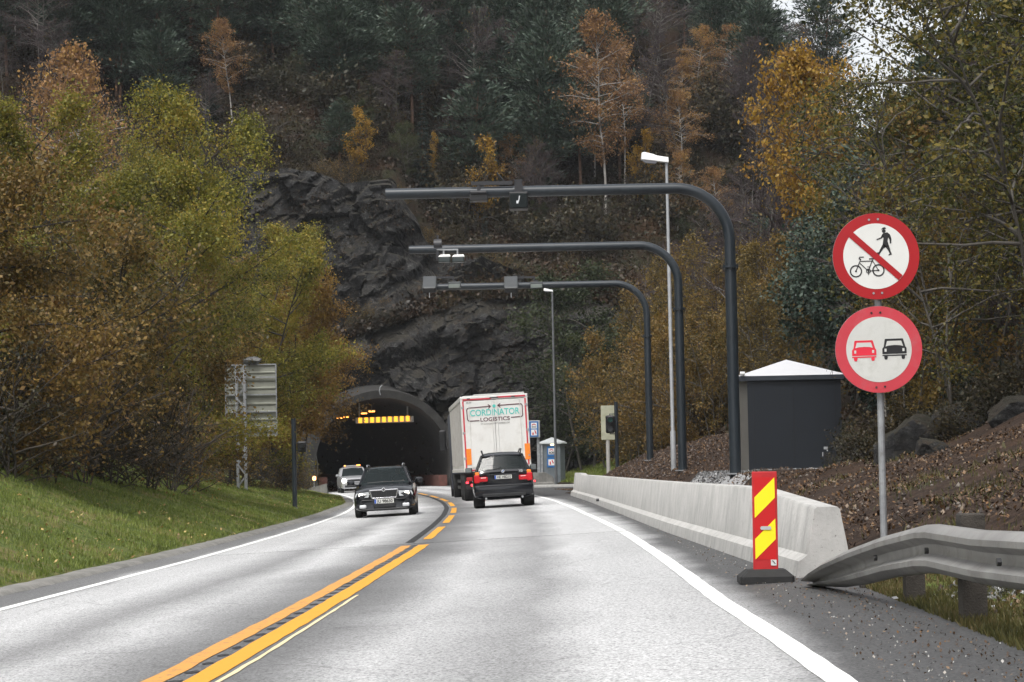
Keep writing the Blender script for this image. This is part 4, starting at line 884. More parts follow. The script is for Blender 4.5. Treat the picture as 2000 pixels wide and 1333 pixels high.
mb = MB(); mb.box((0, 2.2, .55), (1.5, 3.2, .3)); mb.rbox((0, 1.5, .93), (1.4, .5, .1), .04)
for x in (-.36, .36): mb.rbox((x, 2.65, .95), (.5, .14, .62), .06); mb.rbox((x, 2.7, 1.3), (.26, .1, .17), .04)
mb.rbox((0, 3.5, .95), (1.25, .14, .6), .05); mb.build('seats', M_['seat'], t)
mb = MB(); mb.tube([(.36 + .19 * math.cos(g), 1.95 + .05 * math.sin(g), 1.0 + .19 * math.sin(g)) for g in np.linspace(0, 2 * math.pi, 22)], .014, 6, cap=False); mb.build('steering_wheel', M_['black'], t)
mb = MB(); mb.rbox((0, 1.72, 1.34), (.2, .03, .06), .02); mb.build('inner_mirror', M_['box_light'], t)
for a in (((-.5, 1.09, .985), (.1, 1.06, 1.0)), ((.0, 1.07, .985), (.6, 1.09, .99))): mb = MB(); mb.tube(a, .009, 5); mb.build('wiper', M_['black'], t)
cy = 65.2; put(t, float(XC(66)) - 2.02, cy, heading(66)); OCT = t
# driver: one skinned figure
def person(name, label, M, skin_r=1.0, reach=None):
    J = {'pel': (0, 0, 0), 'sp': (0, .02, .22), 'ch': (0, .03, .42), 'nk': (0, .01, .56), 'nk2': (0, -.01, .63), 'hd': (0, -.03, .72), 'hd2': (0, -.03, .81),
         'sl': (-.18, .02, .50), 'el': (-.24, -.20, .32), 'wl': (-.17, -.42, .40), 'hl': (-.15, -.48, .44), 'sr': (.18, .02, .50), 'er': (.24, -.20, .32), 'wr': (.17, -.42, .40), 'hr': (.15, -.48, .44),
         'tl': (-.10, -.02, -.02), 'kl': (-.13, -.42, .02), 'al': (-.12, -.60, -.33), 'tr': (.10, -.02, -.02), 'kr': (.13, -.42, .02), 'ar': (.12, -.60, -.33)}
    rad = dict(pel=.15, sp=.13, ch=.15, nk=.06, nk2=.055, hd=.085, hd2=.08, sl=.07, el=.045, wl=.03, hl=.04, sr=.07, er=.045, wr=.03, hr=.04, tl=.09, kl=.06, al=.045, tr=.09, kr=.06, ar=.045)
    E_ = [('pel', 'sp'), ('sp', 'ch'), ('ch', 'nk'), ('nk', 'nk2'), ('nk2', 'hd'), ('hd', 'hd2'), ('ch', 'sl'), ('sl', 'el'), ('el', 'wl'), ('wl', 'hl'), ('ch', 'sr'), ('sr', 'er'), ('er', 'wr'), ('wr', 'hr'), ('pel', 'tl'), ('tl', 'kl'), ('kl', 'al'), ('pel', 'tr'), ('tr', 'kr'), ('kr', 'ar')]
    ks = list(J); me = bpy.data.meshes.new(name); me.from_pydata([J[k] for k in ks], [(ks.index(a), ks.index(b)) for a, b in E_], [])
    o = bpy.data.objects.new(name, me); COL.objects.link(o)
    o.modifiers.new('skin', 'SKIN'); sv = me.skin_vertices[0].data
    for i, k in enumerate(ks): sv[i].radius = (rad[k], rad[k] * (.8 if k in ('sp', 'ch', 'pel') else 1)); sv[i].use_root = (k == 'pel')
    s = o.modifiers.new('sub', 'SUBSURF'); s.levels = s.render_levels = 1
    dg = bpy.context.evaluated_depsgraph_get(); dg.update(); me2 = bpy.data.meshes.new_from_object(o.evaluated_get(dg)); bpy.data.objects.remove(o); bpy.data.meshes.remove(me)
    me2.materials.clear(); me2.materials.append(M_['cloth']); me2.materials.append(M_['skin'])
    for p in me2.polygons: p.material_index = 1 if p.center.z > .585 or (p.center.y < -.40 and p.center.z > .3) else 0; p.use_smooth = True
    o = link(name, me2); o.matrix_world = M; tag(o, label, 'person')
    mb = MB(); mb.rbox((0, 0, .82), (.19, .22, .12), .055); mb.rbox((0, .06, .74), (.18, .1, .18), .04); mb.build('hair', simple('brown_hair', (.05, .03, .02), .8), o, smooth=True)
    mb = MB(); mb.rbox((0, -.125, .725), (.03, .04, .05), .01); mb.build('nose', M_['skin'], o)
    mb = MB()
    for s in (-1, 1): mb.rbox((s * .035, -.108, .755), (.025, .02, .014), .004)
    mb.rbox((0, -.106, .675), (.05, .02, .012), .004); mb.build('eyes_and_mouth', SBL, o); return o
bpy.context.view_layer.update()
person('person', 'driver in dark clothes behind the windscreen of the oncoming black estate car', OCT.matrix_world @ Matrix.Translation((.36, 2.45, .58)))

# --- black off-road wagon seen from behind
t = empty('off_road_car'); tag(t, 'black off-road wagon seen from behind, following the white truck', 'car')
body([(.06, .72, .36, .98, .02), (.0, .82, .28, 1.06, .02), (.05, .89, .27, 1.12, .02), (.25, .925, .28, 1.14, .01), (1.2, .935, .3, 1.13, 0), (3.3, .93, .3, 1.06, 0), (4.2, .90, .28, .98, .03), (4.6, .8, .3, .8, .02)], PB, t)
cabin(t, 1.10, 1.585, PB, M_['glass_dark'], 1.70, .80, .60, (.08, 3.55), (.34, 2.85), .04)
mb = MB(); mb.rbox((0, .02, .53), (1.80, .18, .36), .07); mb.build('bumper', M_['paint_black'], t, smooth=True)
mb = MB(); mb.rbox((0, -.075, .66), (1.5, .02, .03), .008); mb.rbox((0, -.07, .38), (1.3, .02, .1), .01); mb.build('bumper_trim', M_['black'], t)
RL = simple('tail_red', (.50, .008, .015), .15, 0, .1, 14); OL = simple('tail_orange', (.85, .22, .02), .2, 0, .08, 14)
for s in (-1, 1):
    mb = MB().mat(RL); mb.rbox((s * .80, .03, .89), (.17, .14, .25), .03); mb.rbox((s * .62, -.0, .87), (.30, .08, .15), .03); mb.mat(OL); mb.rbox((s * .785, .045, 1.04), (.13, .12, .12), .03)
    h = mb.build('tail_light', None, t)
    mb = MB(); mb.rbox((s * .60, -.045, .915), (.15, .012, .022), .004); mb.build('reversing_lamp', simple('pale_pink_lens', (.75, .5, .5), .2), h)
mb = MB(); mb.rbox((0, -.015, 1.0), (.8, .05, .04), .012); mb.build('tailgate_grip', PB, t)
plate(t, 'HE HB210', (0.0, -.022, .915), .52, .115)
mb = MB().mat(M_['chrome']); mb.tube([(0, .03, 1.09), (0, -.008, 1.09)], .05, 16); mb.mat(simple('badge_blue', (.05, .12, .3), .3)); 
for a in (0, math.pi): mb.add([(0, -.010, 1.09)] + [(.036 * math.cos(a + g), -.010, 1.09 + .036 * math.sin(a + g)) for g in np.linspace(0, math.pi / 2, 6)], [tuple(range(7))])
mb.build('badge', None, t)
mb = MB(); addtext(mb, 'X5', .10, (.54, -.0, 1.07), MT, bold=.003, ext=.006); mb.build('model_letters', M_['chrome'], t)
mb = MB(); mb.tube([(-.05, .06, 1.19), (-.25, .09, 1.16), (-.52, .11, 1.14)], .014, 5); mb.build('wiper', M_['black'], t)
mirrors(t, 1.02, 3.0, 1.17, (.22, .12, .17), PB, simple('mirror_glass', (.25, .28, .28), .1, .6))
for s in (-1, 1):
    mb = MB(); mb.tube([(s * .57, .45, 1.62), (s * .60, .62, 1.735), (s * .60, 2.4, 1.745), (s * .57, 2.6, 1.66)], .022, 8); mb.build('roof_rail', M_['black'], t)
    for y in (.95, 3.77): wheel(t, s * .755, y, .385, .34)
mb = MB(); mb.box((0, 1.9, .7), (1.5, 3.0, .3))
for y, z in ((1.35, .95), (2.25, .95)):
    for x in (-.38, .38): mb.rbox((x, y, z), (.5, .14, .62), .06); mb.rbox((x, y, z + .42), (.27, .1, .2), .05)
mb.build('seats', M_['seat'], t)
for x in (-.55, .55): mb = MB(); mb.tube([(x, .1, .3), (x, -.06, .29)], .035, 10); mb.build('exhaust', M_['galv'], t)
put(t, float(XC(69)) + 1.46, 68.9, heading(70)); 

# --- silver car further back
t = empty('silver_car'); tag(t, 'silver off-road car leaving the tunnel behind the black estate car, one headlight glaring', 'car'); PS = M_['paint_silver']
body([(0.03, .6, .36, .80, .01), (.0, .72, .30, .84, .01), (.06, .84, .26, .90, .02), (.3, .90, .26, .96, .03), (1.0, .91, .28, 1.05, .03), (2.5, .91, .3, 1.08, .0), (4.1, .9, .3, 1.08, .0), (4.5, .8, .4, .95, 0)], PS, t)
cabin(t, 1.06, 1.58, PS, M_['glass_dark'], 1.68, .80, .64, (.98, 4.3), (1.55, 4.05), .045)
mb = MB().mat(SBL); mb.rbox((0, -.02, .76), (.9, .05, .09), .02); mb.rbox((0, -.0, .42), (1.3, .08, .14), .03); mb.mat(M_['chrome']); mb.rbox((0, -.02, .68), (.95, .04, .03), .01); mb.build('grille', None, t)
mb = MB(); mb.rbox((0, .02, .28), (1.4, .1, .05), .02); mb.build('skid_plate', M_['galv_light'], t)
for s in (-1, 1):
    mb = MB(); mb.rbox((s * .68, .02, .78), (.28, .14, .15), .04); h = mb.build('headlight', HL, t)
    mb = MB(); mb.tube([(s * .69, .0, .78), (s * .69, -.06, .78)], .13 if s < 0 else .05, 14); mb.build('bulb', emit('glare', (1, .97, .88), 14 if s < 0 else 3), h)
    for y in (.9, 3.5): wheel(t, s * .78, y, .36, .24)
mirrors(t, 1.02, 1.35, 1.13, (.2, .12, .16), M_['galv_light'])
mb = MB(); mb.rbox((0, 2.3, 1.71), (1.1, .3, .07), .03); mb.build('roof_box_bar', M_['galv'], t)
for x in (-.45, .35, .48): mb = MB(); mb.rbox((x, 2.12, 1.74), (.15 if x > .4 else .1, .05, .06), .02); mb.build('roof_lamp', OR, t)
put(t, float(XC(146)) - 2.35, 145.5, heading(146))

# --- white articulated truck
t = empty('truck'); tag(t, 'white articulated truck with the CORDINATOR LOGISTICS trailer, driving away towards the tunnel', 'truck')
TW, TZ0, TZ1, TL = 1.25, 1.10, 3.85, 13.6
TWH = simple('trailer_white', (.66, .655, .63), .4, 0, .05, .8, dirt=(.52, .50, .46)); TSD = simple('trailer_side', (.58, .57, .54), .55, 0, .08, .7, dirt=(.36, .34, .31)); RED3 = simple('conspicuity_red', (.50, .03, .05), .4, 0, .1, 5); TEAL = simple('logo_teal', (.08, .50, .44), .45); MAR = simple('logo_maroon', (.09, .03, .04), .5)
def Z(cy_): return 3.82 - (cy_ - 165) / 633 * 2.5                   # zoom pixels to heights on the doors
def Xt(cx): return (cx - 553) / 633 * 2.5
mb = MB(); mb.rbox((0, TL / 2, (TZ0 + TZ1) / 2), (2 * TW - .02, TL - .05, TZ1 - TZ0), .04); mb.build('trailer_side_curtains', TSD, t)
STG = simple('strap_grey', (.33, .32, .3), .7); mb = MB()
for i in range(26): mb.box((-TW + .002, .5 + i * .5, (TZ0 + TZ1) / 2 + .05), (.02, .05, TZ1 - TZ0 - .4))
mb.build('curtain_straps', STG, t); mb = MB()
for i in range(26): mb.box((TW - .002, .5 + i * .5, (TZ0 + TZ1) / 2 + .05), (.02, .05, TZ1 - TZ0 - .4))
mb.build('curtain_straps', STG, t)
mb = MB()
for s in (-1, 1): mb.rbox((s * (TW - .03), TL / 2, TZ1 - .02), (.1, TL, .16), .02); mb.rbox((s * (TW - .03), TL / 2, TZ0 + .06), (.09, TL, .14), .02); mb.rbox((s * (TW - .05), -.01, (TZ0 + TZ1) / 2), (.12, .1, TZ1 - TZ0), .02)
mb.rbox((0, -.01, TZ1 - .02), (2.5, .1, .14), .02); mb.rbox((0, -.01, TZ0 + .05), (2.5, .1, .12), .02); mb.build('trailer_frame', TWH, t)
mb = MB(); mb.rbox((0, TL / 2, TZ1 + .06), (2.35, TL - .2, .06), .03); mb.rbox((.2, 1.2, TZ1 + .10), (1.9, 2.2, .05), .02); mb.build('trailer_roof', simple('roof_tarp', (.5, .5, .48), .6, 0, .1, 1), t)
for s in (-1, 1):
    mb = MB(); mb.rbox((s * .592, -.05, (TZ0 + .14 + TZ1 - .12) / 2), (1.172, .04, TZ1 - TZ0 - .26), .01); d_ = mb.build('trailer_door', TWH, t)
    mb = MB(); mb.tube([(s * .10, -.085, TZ0 + .1), (s * .10, -.085, TZ1 - .1)], .012, 6); mb.build('lock_rod', TWH, d_); mb = MB(); mb.tube([(s * .95, -.085, TZ0 + .1), (s * .95, -.085, TZ1 - .1)], .012, 6); mb.build('lock_rod', TWH, d_)
    mb = MB(); mb.box((s * 1.165, -.0755, Z(500)), (.055, .006, Z(185) - Z(815))); mb.box((s * .64, -.0755, Z(163 if s > 0 else 172)), (1.07, .006, .055)); mb.build('red_stripe', RED3, d_)
    mb = MB(); a = (262, 315) if s < 0 else (817, 869); mb.rbox(((Xt(a[0]) + Xt(a[1])) / 2, -.083, (Z(637 if s < 0 else 618) + Z(787 if s < 0 else 768)) / 2), (.2, .014, .6), .006); mb.build('marker_plate', simple('orange_plate', (.80, .22, .02), .4, 0, .06, 12), d_)
    for i in range(3): mb = MB(); mb.rbox((s * 1.2, -.07, TZ0 + .5 + i * .95), (.08, .04, .09), .01); mb.build('hinge', M_['galv_light'], d_)
mb = MB(); mb.box((0, -.0755, Z(842)), (2.2, .006, .05)); mb.build('red_stripe', RED3, t)
for x, w_ in ((-.95, .12), (0, .32), (.72, .14)): mb = MB(); mb.rbox((x, -.07, TZ1 - .03), (w_, .04, .04), .01); mb.build('door_catch', M_['box_dark'], t)
lg = MB().mat(TEAL); yl = -.079
addtext(lg, 'CORDINATOR', .33, (Xt(553), yl, Z(305)), MT, w=1.85, bold=.004); 
lg.prism([(Xt(551) + .062 * math.cos(g), Z(245) + .062 * math.sin(g)) for g in np.linspace(0, 6.283, 17)[:-1]], yl - .003, yl + .003)
lg.mat(MAR); addtext(lg, 'LOGISTICS', .20, (Xt(553), yl, Z(370)), MT, w=1.10, bold=.003)
def ln(a, b, w_=.034):
    a = Vector((Xt(a[0]), Z(a[1]))); b = Vector((Xt(b[0]), Z(b[1]))); d = (b - a).normalized(); a = a - d * w_ * .35; b = b + d * w_ * .35; n = Vector((-d.y, d.x)) * w_ / 2; lg.prism([tuple(a + n), tuple(b + n), tuple(b - n), tuple(a - n)], yl - .002, yl + .003)
L_ = [(512, 246), (310, 252), (296, 258), (289, 272), (293, 360), (300, 372), (312, 376), (402, 376)]; R2 = [(592, 242), (798, 238), (812, 242), (818, 254), (818, 344), (812, 355), (800, 360), (708, 362)]
for Q in (L_, R2):
    for a, b in zip(Q[:-1], Q[1:]): ln(a, b)
for a, b in (((495, 230), (516, 246)), ((516, 246), (498, 264)), ((608, 226), (588, 242)), ((588, 242), (608, 260))): ln(a, b)
lg.build('logo', None, t)
mb = MB(); addtext(mb, 'Drammen +47 32808100', .085, (Xt(553), yl, Z(409)), MT, w=1.08); addtext(mb, 'PSW', .07, (Xt(313), yl, Z(202)), MT, w=.2, bold=.003); mb.build('small_print', simple('print_grey', (.25, .24, .23), .5), t)
mb = MB(); mb.box((0, TL / 2, .98), (.9, TL - .6, .26)); mb.rbox((0, .12, .52), (2.4, .12, .14), .02); mb.box((-.8, .25, .8), (.1, .1, .5)); mb.box((.8, .25, .8), (.1, .1, .5))
for s in (-1, 1): mb.rbox((s * 1.2, 7.2, .75), (.05, 3.4, .12), .01); mb.rbox((s * 1.2, 7.2, .5), (.05, 3.4, .12), .01)
mb.build('chassis', M_['black'], t)
mb = MB()
for s in (-1, 1): mb.rbox((s * 1.03, .35, .8), (.42, .03, .5), .01); mb.rbox((s * 1.03, 2.9, 1.04), (.44, 4.2, .04), .01)
mb.build('mudguard', M_['rubber'], t)
for s in (-1, 1):
    mb = MB().mat(simple('truck_lamp_red', (.3, .01, .01), .3)); mb.rbox((s * .98, .02, .82), (.42, .08, .14), .02); mb.mat(M_['galv_light']); mb.rbox((s * .8, .02, .56), (.2, .03, .1), .01); h = mb.build('tail_light', None, t)
    mb = MB(); mb.rbox((s * .95, -.03, .60), (.18, .04, .08), .03); mb.rbox((s * 1.17, -.03, .70), (.1, .04, .07), .03); mb.build('brake_lamp', emit('brake_glow', (1, .03, .05), 3, (.4, 0, 0)), h)
    for y in (1.7, 3.0, 4.3): wheel(t, s * 1.06, y, .52, .38)
    for y in (13.6, 17.2): wheel(t, s * 1.06, y, .52, .36)
mb = MB(); mb.rbox((0, 15.9, 2.3), (2.48, 2.2, 2.9), .18); mb.rbox((0, 15.7, 3.75), (2.2, 1.8, .5), .2); mb.box((0, 15, .85), (1.0, 6.0, .3)); mb.rbox((0, 16.8, .7), (2.45, .6, .7), .1); mb.build('cab', M_['cloth'], t, smooth=True)
for s in (-1, 1):
    mb = MB(); mb.rbox((s * 1.52, 16.6, 2.55), (.30, .14, .95), .06); mb.tube([(s * 1.2, 16.6, 2.9), (s * 1.5, 16.6, 2.9)], .025, 6); mb.tube([(s * 1.2, 16.6, 2.2), (s * 1.5, 16.6, 2.2)], .025, 6); mb.build('mirror', M_['black'], t)
put(t, PX(974.5, 85.2, 900), 85.2, math.atan(.060))
# ------------------------------------------------------------ vegetation
def tubes_np(P0, P1, R0, R1, k=3):
    P0 = np.array(P0, float); P1 = np.array(P1, float); R0 = np.array(R0)[:, None, None]; R1 = np.array(R1)[:, None, None]
    d = P1 - P0; d /= np.linalg.norm(d, axis=1, keepdims=True) + 1e-9
    a = np.cross(d, [0.13, .31, .94]); a /= np.linalg.norm(a, axis=1, keepdims=True) + 1e-9; b = np.cross(d, a)
    g = np.arange(k) * 2 * math.pi / k; cs = (a[:, None] * np.cos(g)[None, :, None] + b[:, None] * np.sin(g)[None, :, None])
    V = np.concatenate([P0[:, None] + cs * R0, P1[:, None] + cs * R1], 1).reshape(-1, 3)
    n = len(P0); base = (np.arange(n) * 2 * k)[:, None]; j = np.arange(k); j2 = (j + 1) % k
    F = np.stack([base + j, base + j2, base + k + j2, base + k + j], -1).reshape(-1, 4); return V, F
def leaves_np(C, s, rng, up=.25, asp=1.6, axis=None, sv=.35):
    """rhombic leaf quads about points C"""
    n = len(C); a = rng.normal(size=(n, 3)) if axis is None else axis + rng.normal(size=(n, 3)) * .35
    a /= np.linalg.norm(a, axis=1, keepdims=True) + 1e-9
    nn = rng.normal(size=(n, 3)); nn[:, 2] += up * 2; b = np.cross(a, nn); b /= np.linalg.norm(b, axis=1, keepdims=True) + 1e-9
    L = (s * (1 + sv * rng.normal(size=n)).clip(.4, 2))[:, None]; w = L / asp
    V = np.stack([C - a * L * .5, C + b * w * .5, C + a * L * .5, C - b * w * .5], 1).reshape(-1, 3)
    F = (np.arange(n) * 4)[:, None] + np.arange(4)[None]; return V, F
class Tree:
    def __init__(s, seed): s.rng = np.random.default_rng(seed); s.w = [[], [], [], []]; s.t = [[], [], [], []]; s.L = []; s.tips = []
    def seg(s, arr, a, b, ra, rb): arr[0].append(a); arr[1].append(b); arr[2].append(ra); arr[3].append(rb)
    def limb(s, arr, p, d, length, r0, r1, n, wob=.15, up=0.0):
        pts = [np.array(p, float)]; d = np.array(d, float); d /= np.linalg.norm(d)
        for i in range(n):
            d = d + s.rng.normal(size=3) * wob + np.array([0, 0, up]); d /= np.linalg.norm(d); q = pts[-1] + d * length / n
            s.seg(arr, pts[-1], q, r0 + (r1 - r0) * i / n, r0 + (r1 - r0) * (i + 1) / n); pts.append(q)
        return np.array(pts)
def at_(pts, f):
    x = f * (len(pts) - 1); i = min(int(x), len(pts) - 2); return pts[i] + (pts[i + 1] - pts[i]) * (x - i), pts[i + 1] - pts[i]
def broadleaf(seed, H, R, base=.15, stems=1, nb=26, nt=12, nleaf=20000, ls=.08, wood=None, leaf=None, twig=None, shape='round', droop=0.0, spread=.16, trunk_r=.12, clump=.0, top_only=False, tw=1.0, wob=.1):
    T = Tree(seed); rng = T.rng; LP = []
    for st in range(stems):
        a = rng.uniform(0, 6.28); off = (rng.uniform(.1, .5) * R * .35 if stems > 1 else 0); p = np.array([off * math.cos(a), off * math.sin(a), -.2])
        d = np.array([math.cos(a) * (.25 if stems > 1 else .04), math.sin(a) * (.25 if stems > 1 else .04), 1]); h = H * (rng.uniform(.72, 1) if st else 1)
        tr = T.limb(T.w, p, d, h * (.96), trunk_r * (1 if stems == 1 else .7), .012, 12, .05, .03)
        for i in range(nb // stems):
            f = base + (1 - base) * ((i + rng.uniform()) / (nb // stems)) ** .9; q, dd = at_(tr, min(f, .985)); g = rng.uniform(0, 6.28)
            if shape == 'round': rr = R * math.sqrt(max(.06, 1 - ((f - .45) / .60) ** 2))
            elif shape == 'cone': rr = R * (1.02 - f) * 1.15 + .1
            else: rr = R * (max(.05, math.sin(math.pi * min(1, (f - base) / (1.03 - base)) ** .75))) 
            rr *= rng.uniform(.7, 1.08); el = rng.uniform(.25, .8) if f < .8 else rng.uniform(.7, 1.3)
            d = np.array([math.cos(g), math.sin(g), el]); br = T.limb(T.w if rr > 1.2 and not top_only else T.t, q, d, rr / math.cos(math.atan(el)) * (1 if f < .8 else .8), .028 * (rr / 3 + .4), .008, 6, wob, -droop)
            for j in range(nt):
                f2 = .25 + .75 * (j + rng.uniform()) / nt; q2, d2 = at_(br, min(.99, f2)); d3 = d2 / np.linalg.norm(d2) + rng.normal(size=3) * .75; d3[2] -= droop * 2
                tl = rr * rng.uniform(.16, .36) + .12; tp = T.limb(T.t, q2, d3, tl, .006 * tw, .003 * tw, 3, .2, -droop)
                LP.append(tp)
    mw = npmesh('trunk', *tubes_np(*T.w, k=6), [wood]) if T.w[0] else None
    V, F = tubes_np(*T.t, k=3); mi = np.zeros(len(F)); mats = [twig or wood]
    if nleaf:
        A = np.array(LP); n = len(A); wts = rng.uniform(size=n) ** (1 + clump * 3); wts /= wts.sum(); ii = rng.choice(n, nleaf, p=wts); k = rng.integers(0, 3, nleaf); f = rng.uniform(size=nleaf)[:, None]
        C = A[ii, k] * (1 - f) + A[ii, k + 1] * f + rng.normal(size=(nleaf, 3)) * spread
        V2, F2 = leaves_np(C, ls, rng); F = np.concatenate([F, F2 + len(V)]); V = np.concatenate([V, V2]); mi = np.concatenate([mi, np.ones(len(F2))]); mats = [twig or wood, leaf]
    return mw, npmesh('crown', V, F, mats, mi)
def pine(seed, H, R, leaf, wood, base=.3, whorls=16, per=5, n_per=60, ls=.32, flat=True, droop=.0):
    T = Tree(seed); rng = T.rng; C = []; AX = []
    tr = T.limb(T.w, (0, 0, -.2), (rng.normal() * .03, rng.normal() * .03, 1), H + .2, .16, .02, 14, .02, .02)
    for i in range(whorls):
        f = base + (1 - base) * (i + rng.uniform(0, .6)) / whorls; q, _ = at_(tr, min(f, .99)); prof = math.sin(math.pi * (.12 + .88 * (f - base) / (1 - base)) ** .8) if flat else (1 - f) / (1 - base)
        rr = R * max(.12, prof) * rng.uniform(.7, 1.15)
        for j in range(per):
            g = rng.uniform(0, 6.28); r2 = rr * rng.uniform(.6, 1.1); br = T.limb(T.t, q, (math.cos(g), math.sin(g), .25 if flat else -.05 - droop), r2, .03, .008, 5, .12, .05 if flat else .03)
            m = max(6, int(n_per * r2 / R)); f2 = rng.uniform(.12 if not flat else .3, 1.02, m); idx = np.clip(f2 * (len(br) - 1), 0, len(br) - 1.001); i0 = idx.astype(int); fr = (idx - i0)[:, None]
            P_ = br[i0] * (1 - fr) + br[i0 + 1] * fr; wd = r2 * (.28 if flat else .22) * (1.15 - .6 * f2)[:, None]; o = rng.normal(size=(m, 3)) * wd * np.array([1, 1, .28 if flat else .3]); 
            if not flat: o[:, 2] -= np.abs(o[:, 0]) * .4
            C.append(P_ + o); d = br[-1] - br[0]; d = d / np.linalg.norm(d); AX.append(np.tile(d, (m, 1)) * .9 + o / (np.linalg.norm(o, axis=1, keepdims=True) + 1e-6) * .6 + np.array([0, 0, .25 if flat else -.15]))
    C = np.concatenate(C); AX = np.concatenate(AX)
    mw = npmesh('trunk', *tubes_np(*T.w, k=7), [wood]); V, F = tubes_np(*T.t, k=3); V2, F2 = leaves_np(C, ls, rng, up=.8, asp=3.6, axis=AX)
    return mw, npmesh('crown', np.concatenate([V, V2]), np.concatenate([F, F2 + len(V)]), [wood, leaf], np.concatenate([np.zeros(len(F)), np.ones(len(F2))]))
BK = simple('dark_bark', (.028, .023, .02), .9, 0, .4, 3); BKB = simple('birch_bark', (.34, .32, .29), .8, 0, .35, 1.8, dirt=(.04, .035, .03)); BKM = simple('pale_grey_bark', (.14, .13, .115), .85, 0, .4, 2); BKP = simple('pine_bark', (.10, .055, .035), .9, 0, .4, 3); TWP = simple('purple_twigs', (.050, .036, .037), .9, 0, .25, 2); TWG = simple('grey_twigs', (.045, .037, .029), .9, 0, .3, 2); BKG = simple('grey_bark', (.075, .067, .057), .9, 0, .4, 3)
LM = dict(
    yg=leafmat('leaf_yellow_green', [(.045, .05, .011), (.115, .12, .018), (.23, .215, .03), (.30, .21, .035), (.115, .12, .02)], .35),
    br=leafmat('leaf_brown_yellow', [(.045, .042, .014), (.115, .085, .024), (.23, .145, .036), (.13, .07, .022), (.28, .20, .06)], .3),
    orr=leafmat('leaf_orange_brown', [(.08, .048, .016), (.20, .11, .028), (.25, .15, .03), (.14, .12, .028)], .5),
    birch=leafmat('leaf_birch_orange', [(.15, .08, .04), (.26, .14, .06), (.34, .19, .07), (.42, .26, .06)], .5, rnd=.6),
    yel=leafmat('leaf_yellow', [(.20, .10, .018), (.32, .18, .025), (.38, .24, .03), (.24, .11, .025)], .5, rnd=.6),
    pine=leafmat('needles_pine', [(.018, .032, .023), (.040, .063, .045), (.072, .098, .070), (.050, .070, .038)], .4, .1),
    spruce=leafmat('needles_spruce', [(.010, .018, .015), (.017, .029, .024), (.028, .044, .035)], .4, .1),
    bush=leafmat('leaf_bush', [(.016, .018, .009), (.034, .031, .013), (.065, .044, .016), (.038, .024, .014)], .3, .2),
    grn=leafmat('leaf_green', [(.018, .027, .012), (.032, .045, .018), (.055, .066, .024), (.09, .088, .024)], .35),
    dgr=leafmat('leaf_dark_green', [(.020, .025, .009), (.042, .048, .013), (.08, .082, .020), (.20, .15, .028), (.03, .038, .013)], .45, rnd=.6),
    sparse=leafmat('leaf_sparse_ochre', [(.055, .045, .016), (.14, .10, .026), (.22, .145, .032), (.09, .085, .022)], .3))
def put_tree(kind, mesh, x, y, rz, sc, label, group, cat='tree', sink=.1, wide=1.0):
    mw, mc = mesh; z = tz(x, y) - sink; t = empty(kind, (x, y, z), (0, 0, rz)); t.scale = (sc * wide, sc * wide, sc)
    tag(t, label, cat, group)
    if mw: link('trunk', mw, t)
    if mc: link('crown', mc, t)
    return t
rng = np.random.default_rng(11); random.seed(11)
# near left: leafy trees above the grass bank
def at_px(px, D): return PX(px, D, 900)
LS_ = [('A', 30, 47, 200, 3.1, 'br', 60000, .085, 2, 'brown-yellow leafy tree at the far left edge, nearest to the viewer'),
       ('A2', 175, 56, 440, 2.6, 'br', 30000, .09, 3, 'low brown-leaved tree between the left edge tree and the broad yellow-green one'),
       ('B', 260, 68, 235, 3.9, 'yg', 130000, .075, 2, 'tallest yellow-green leafy tree above the grass bank'),
       ('B2', 392, 92, 300, 4.0, 'yg', 130000, .085, 2, 'broad yellow-green tree directly behind the ribbed sign back'),
       ('B3', 458, 99, 375, 2.9, 'yg', 80000, .09, 3, 'yellow-green tree leaning out against the cliff, right of the sign back'),
       ('C', 562, 112, 590, 2.7, 'orr', 45000, .095, 3, 'rounded orange-brown tree beside the tunnel mouth'),
       ('B6', 528, 106, 515, 2.5, 'orr', 46000, .10, 3, 'narrow orange-brown tree tucked between the leaning yellow-green one and the rounded orange-brown one'),
       ('B4', 120, 74, 330, 3.3, 'br', 60000, .09, 2, 'brown-leaved tree behind the low one at the left'),
       ('B5', 310, 80, 450, 3.3, 'br', 70000, .09, 3, 'dull brown leafy tree in the middle of the left thicket')]
for nm, px, D, ytop, R, lm, nl, ls, stems, lab in LS_:
    x = at_px(px, D); zt = P(px, ytop, D).z; H = zt - tz(x, D) + .1
    ms = broadleaf(hash(nm) % 1000 if False else sum(map(ord, nm)) * 7, H, R, .40 if nm == 'C' else .2 if nm == 'B6' else .06, stems, 60, 14, nl, ls, BK, LM[lm], TWG, 'round', .02, .21, .11, .6)
    put_tree('leafy_tree', ms, x, D, 0, 1, lab, 'leafy trees on the left bank')
# shrubs along the top of the grass
bs = [broadleaf(40 + i, 2.6, 1.7, .02, 5, 50, 9, 2600 if i < 2 else 900, .075, TWG, LM[('bush', 'br', 'orr')[i]], TWG, 'round', .0, .12, .03, .3) for i in range(3)]
for i, (px, D) in enumerate([(20, 46), (90, 49), (150, 52), (215, 55), (275, 58), (330, 62), (365, 66), (60, 56), (180, 62), (300, 68), (545, 100), (500, 93), (572, 112), (598, 126), (445, 90)]):
    x = at_px(px, D); k = (0, 2, 1, 0)[i % 4] if px < 430 else 1
    put_tree('shrub', bs[k], x, D, rng.uniform(0, 6), rng.uniform(.8, 1.15) * (1 if px < 430 else .75 if px < 560 else .5), 'twiggy brown shrub in the thicket along the top of the grass bank' if px < 430 else 'small leafy shrub among the trees between the sign back and the tunnel', 'twiggy shrubs behind the grass bank' if px < 430 else 'small shrubs near the tunnel', 'shrub')

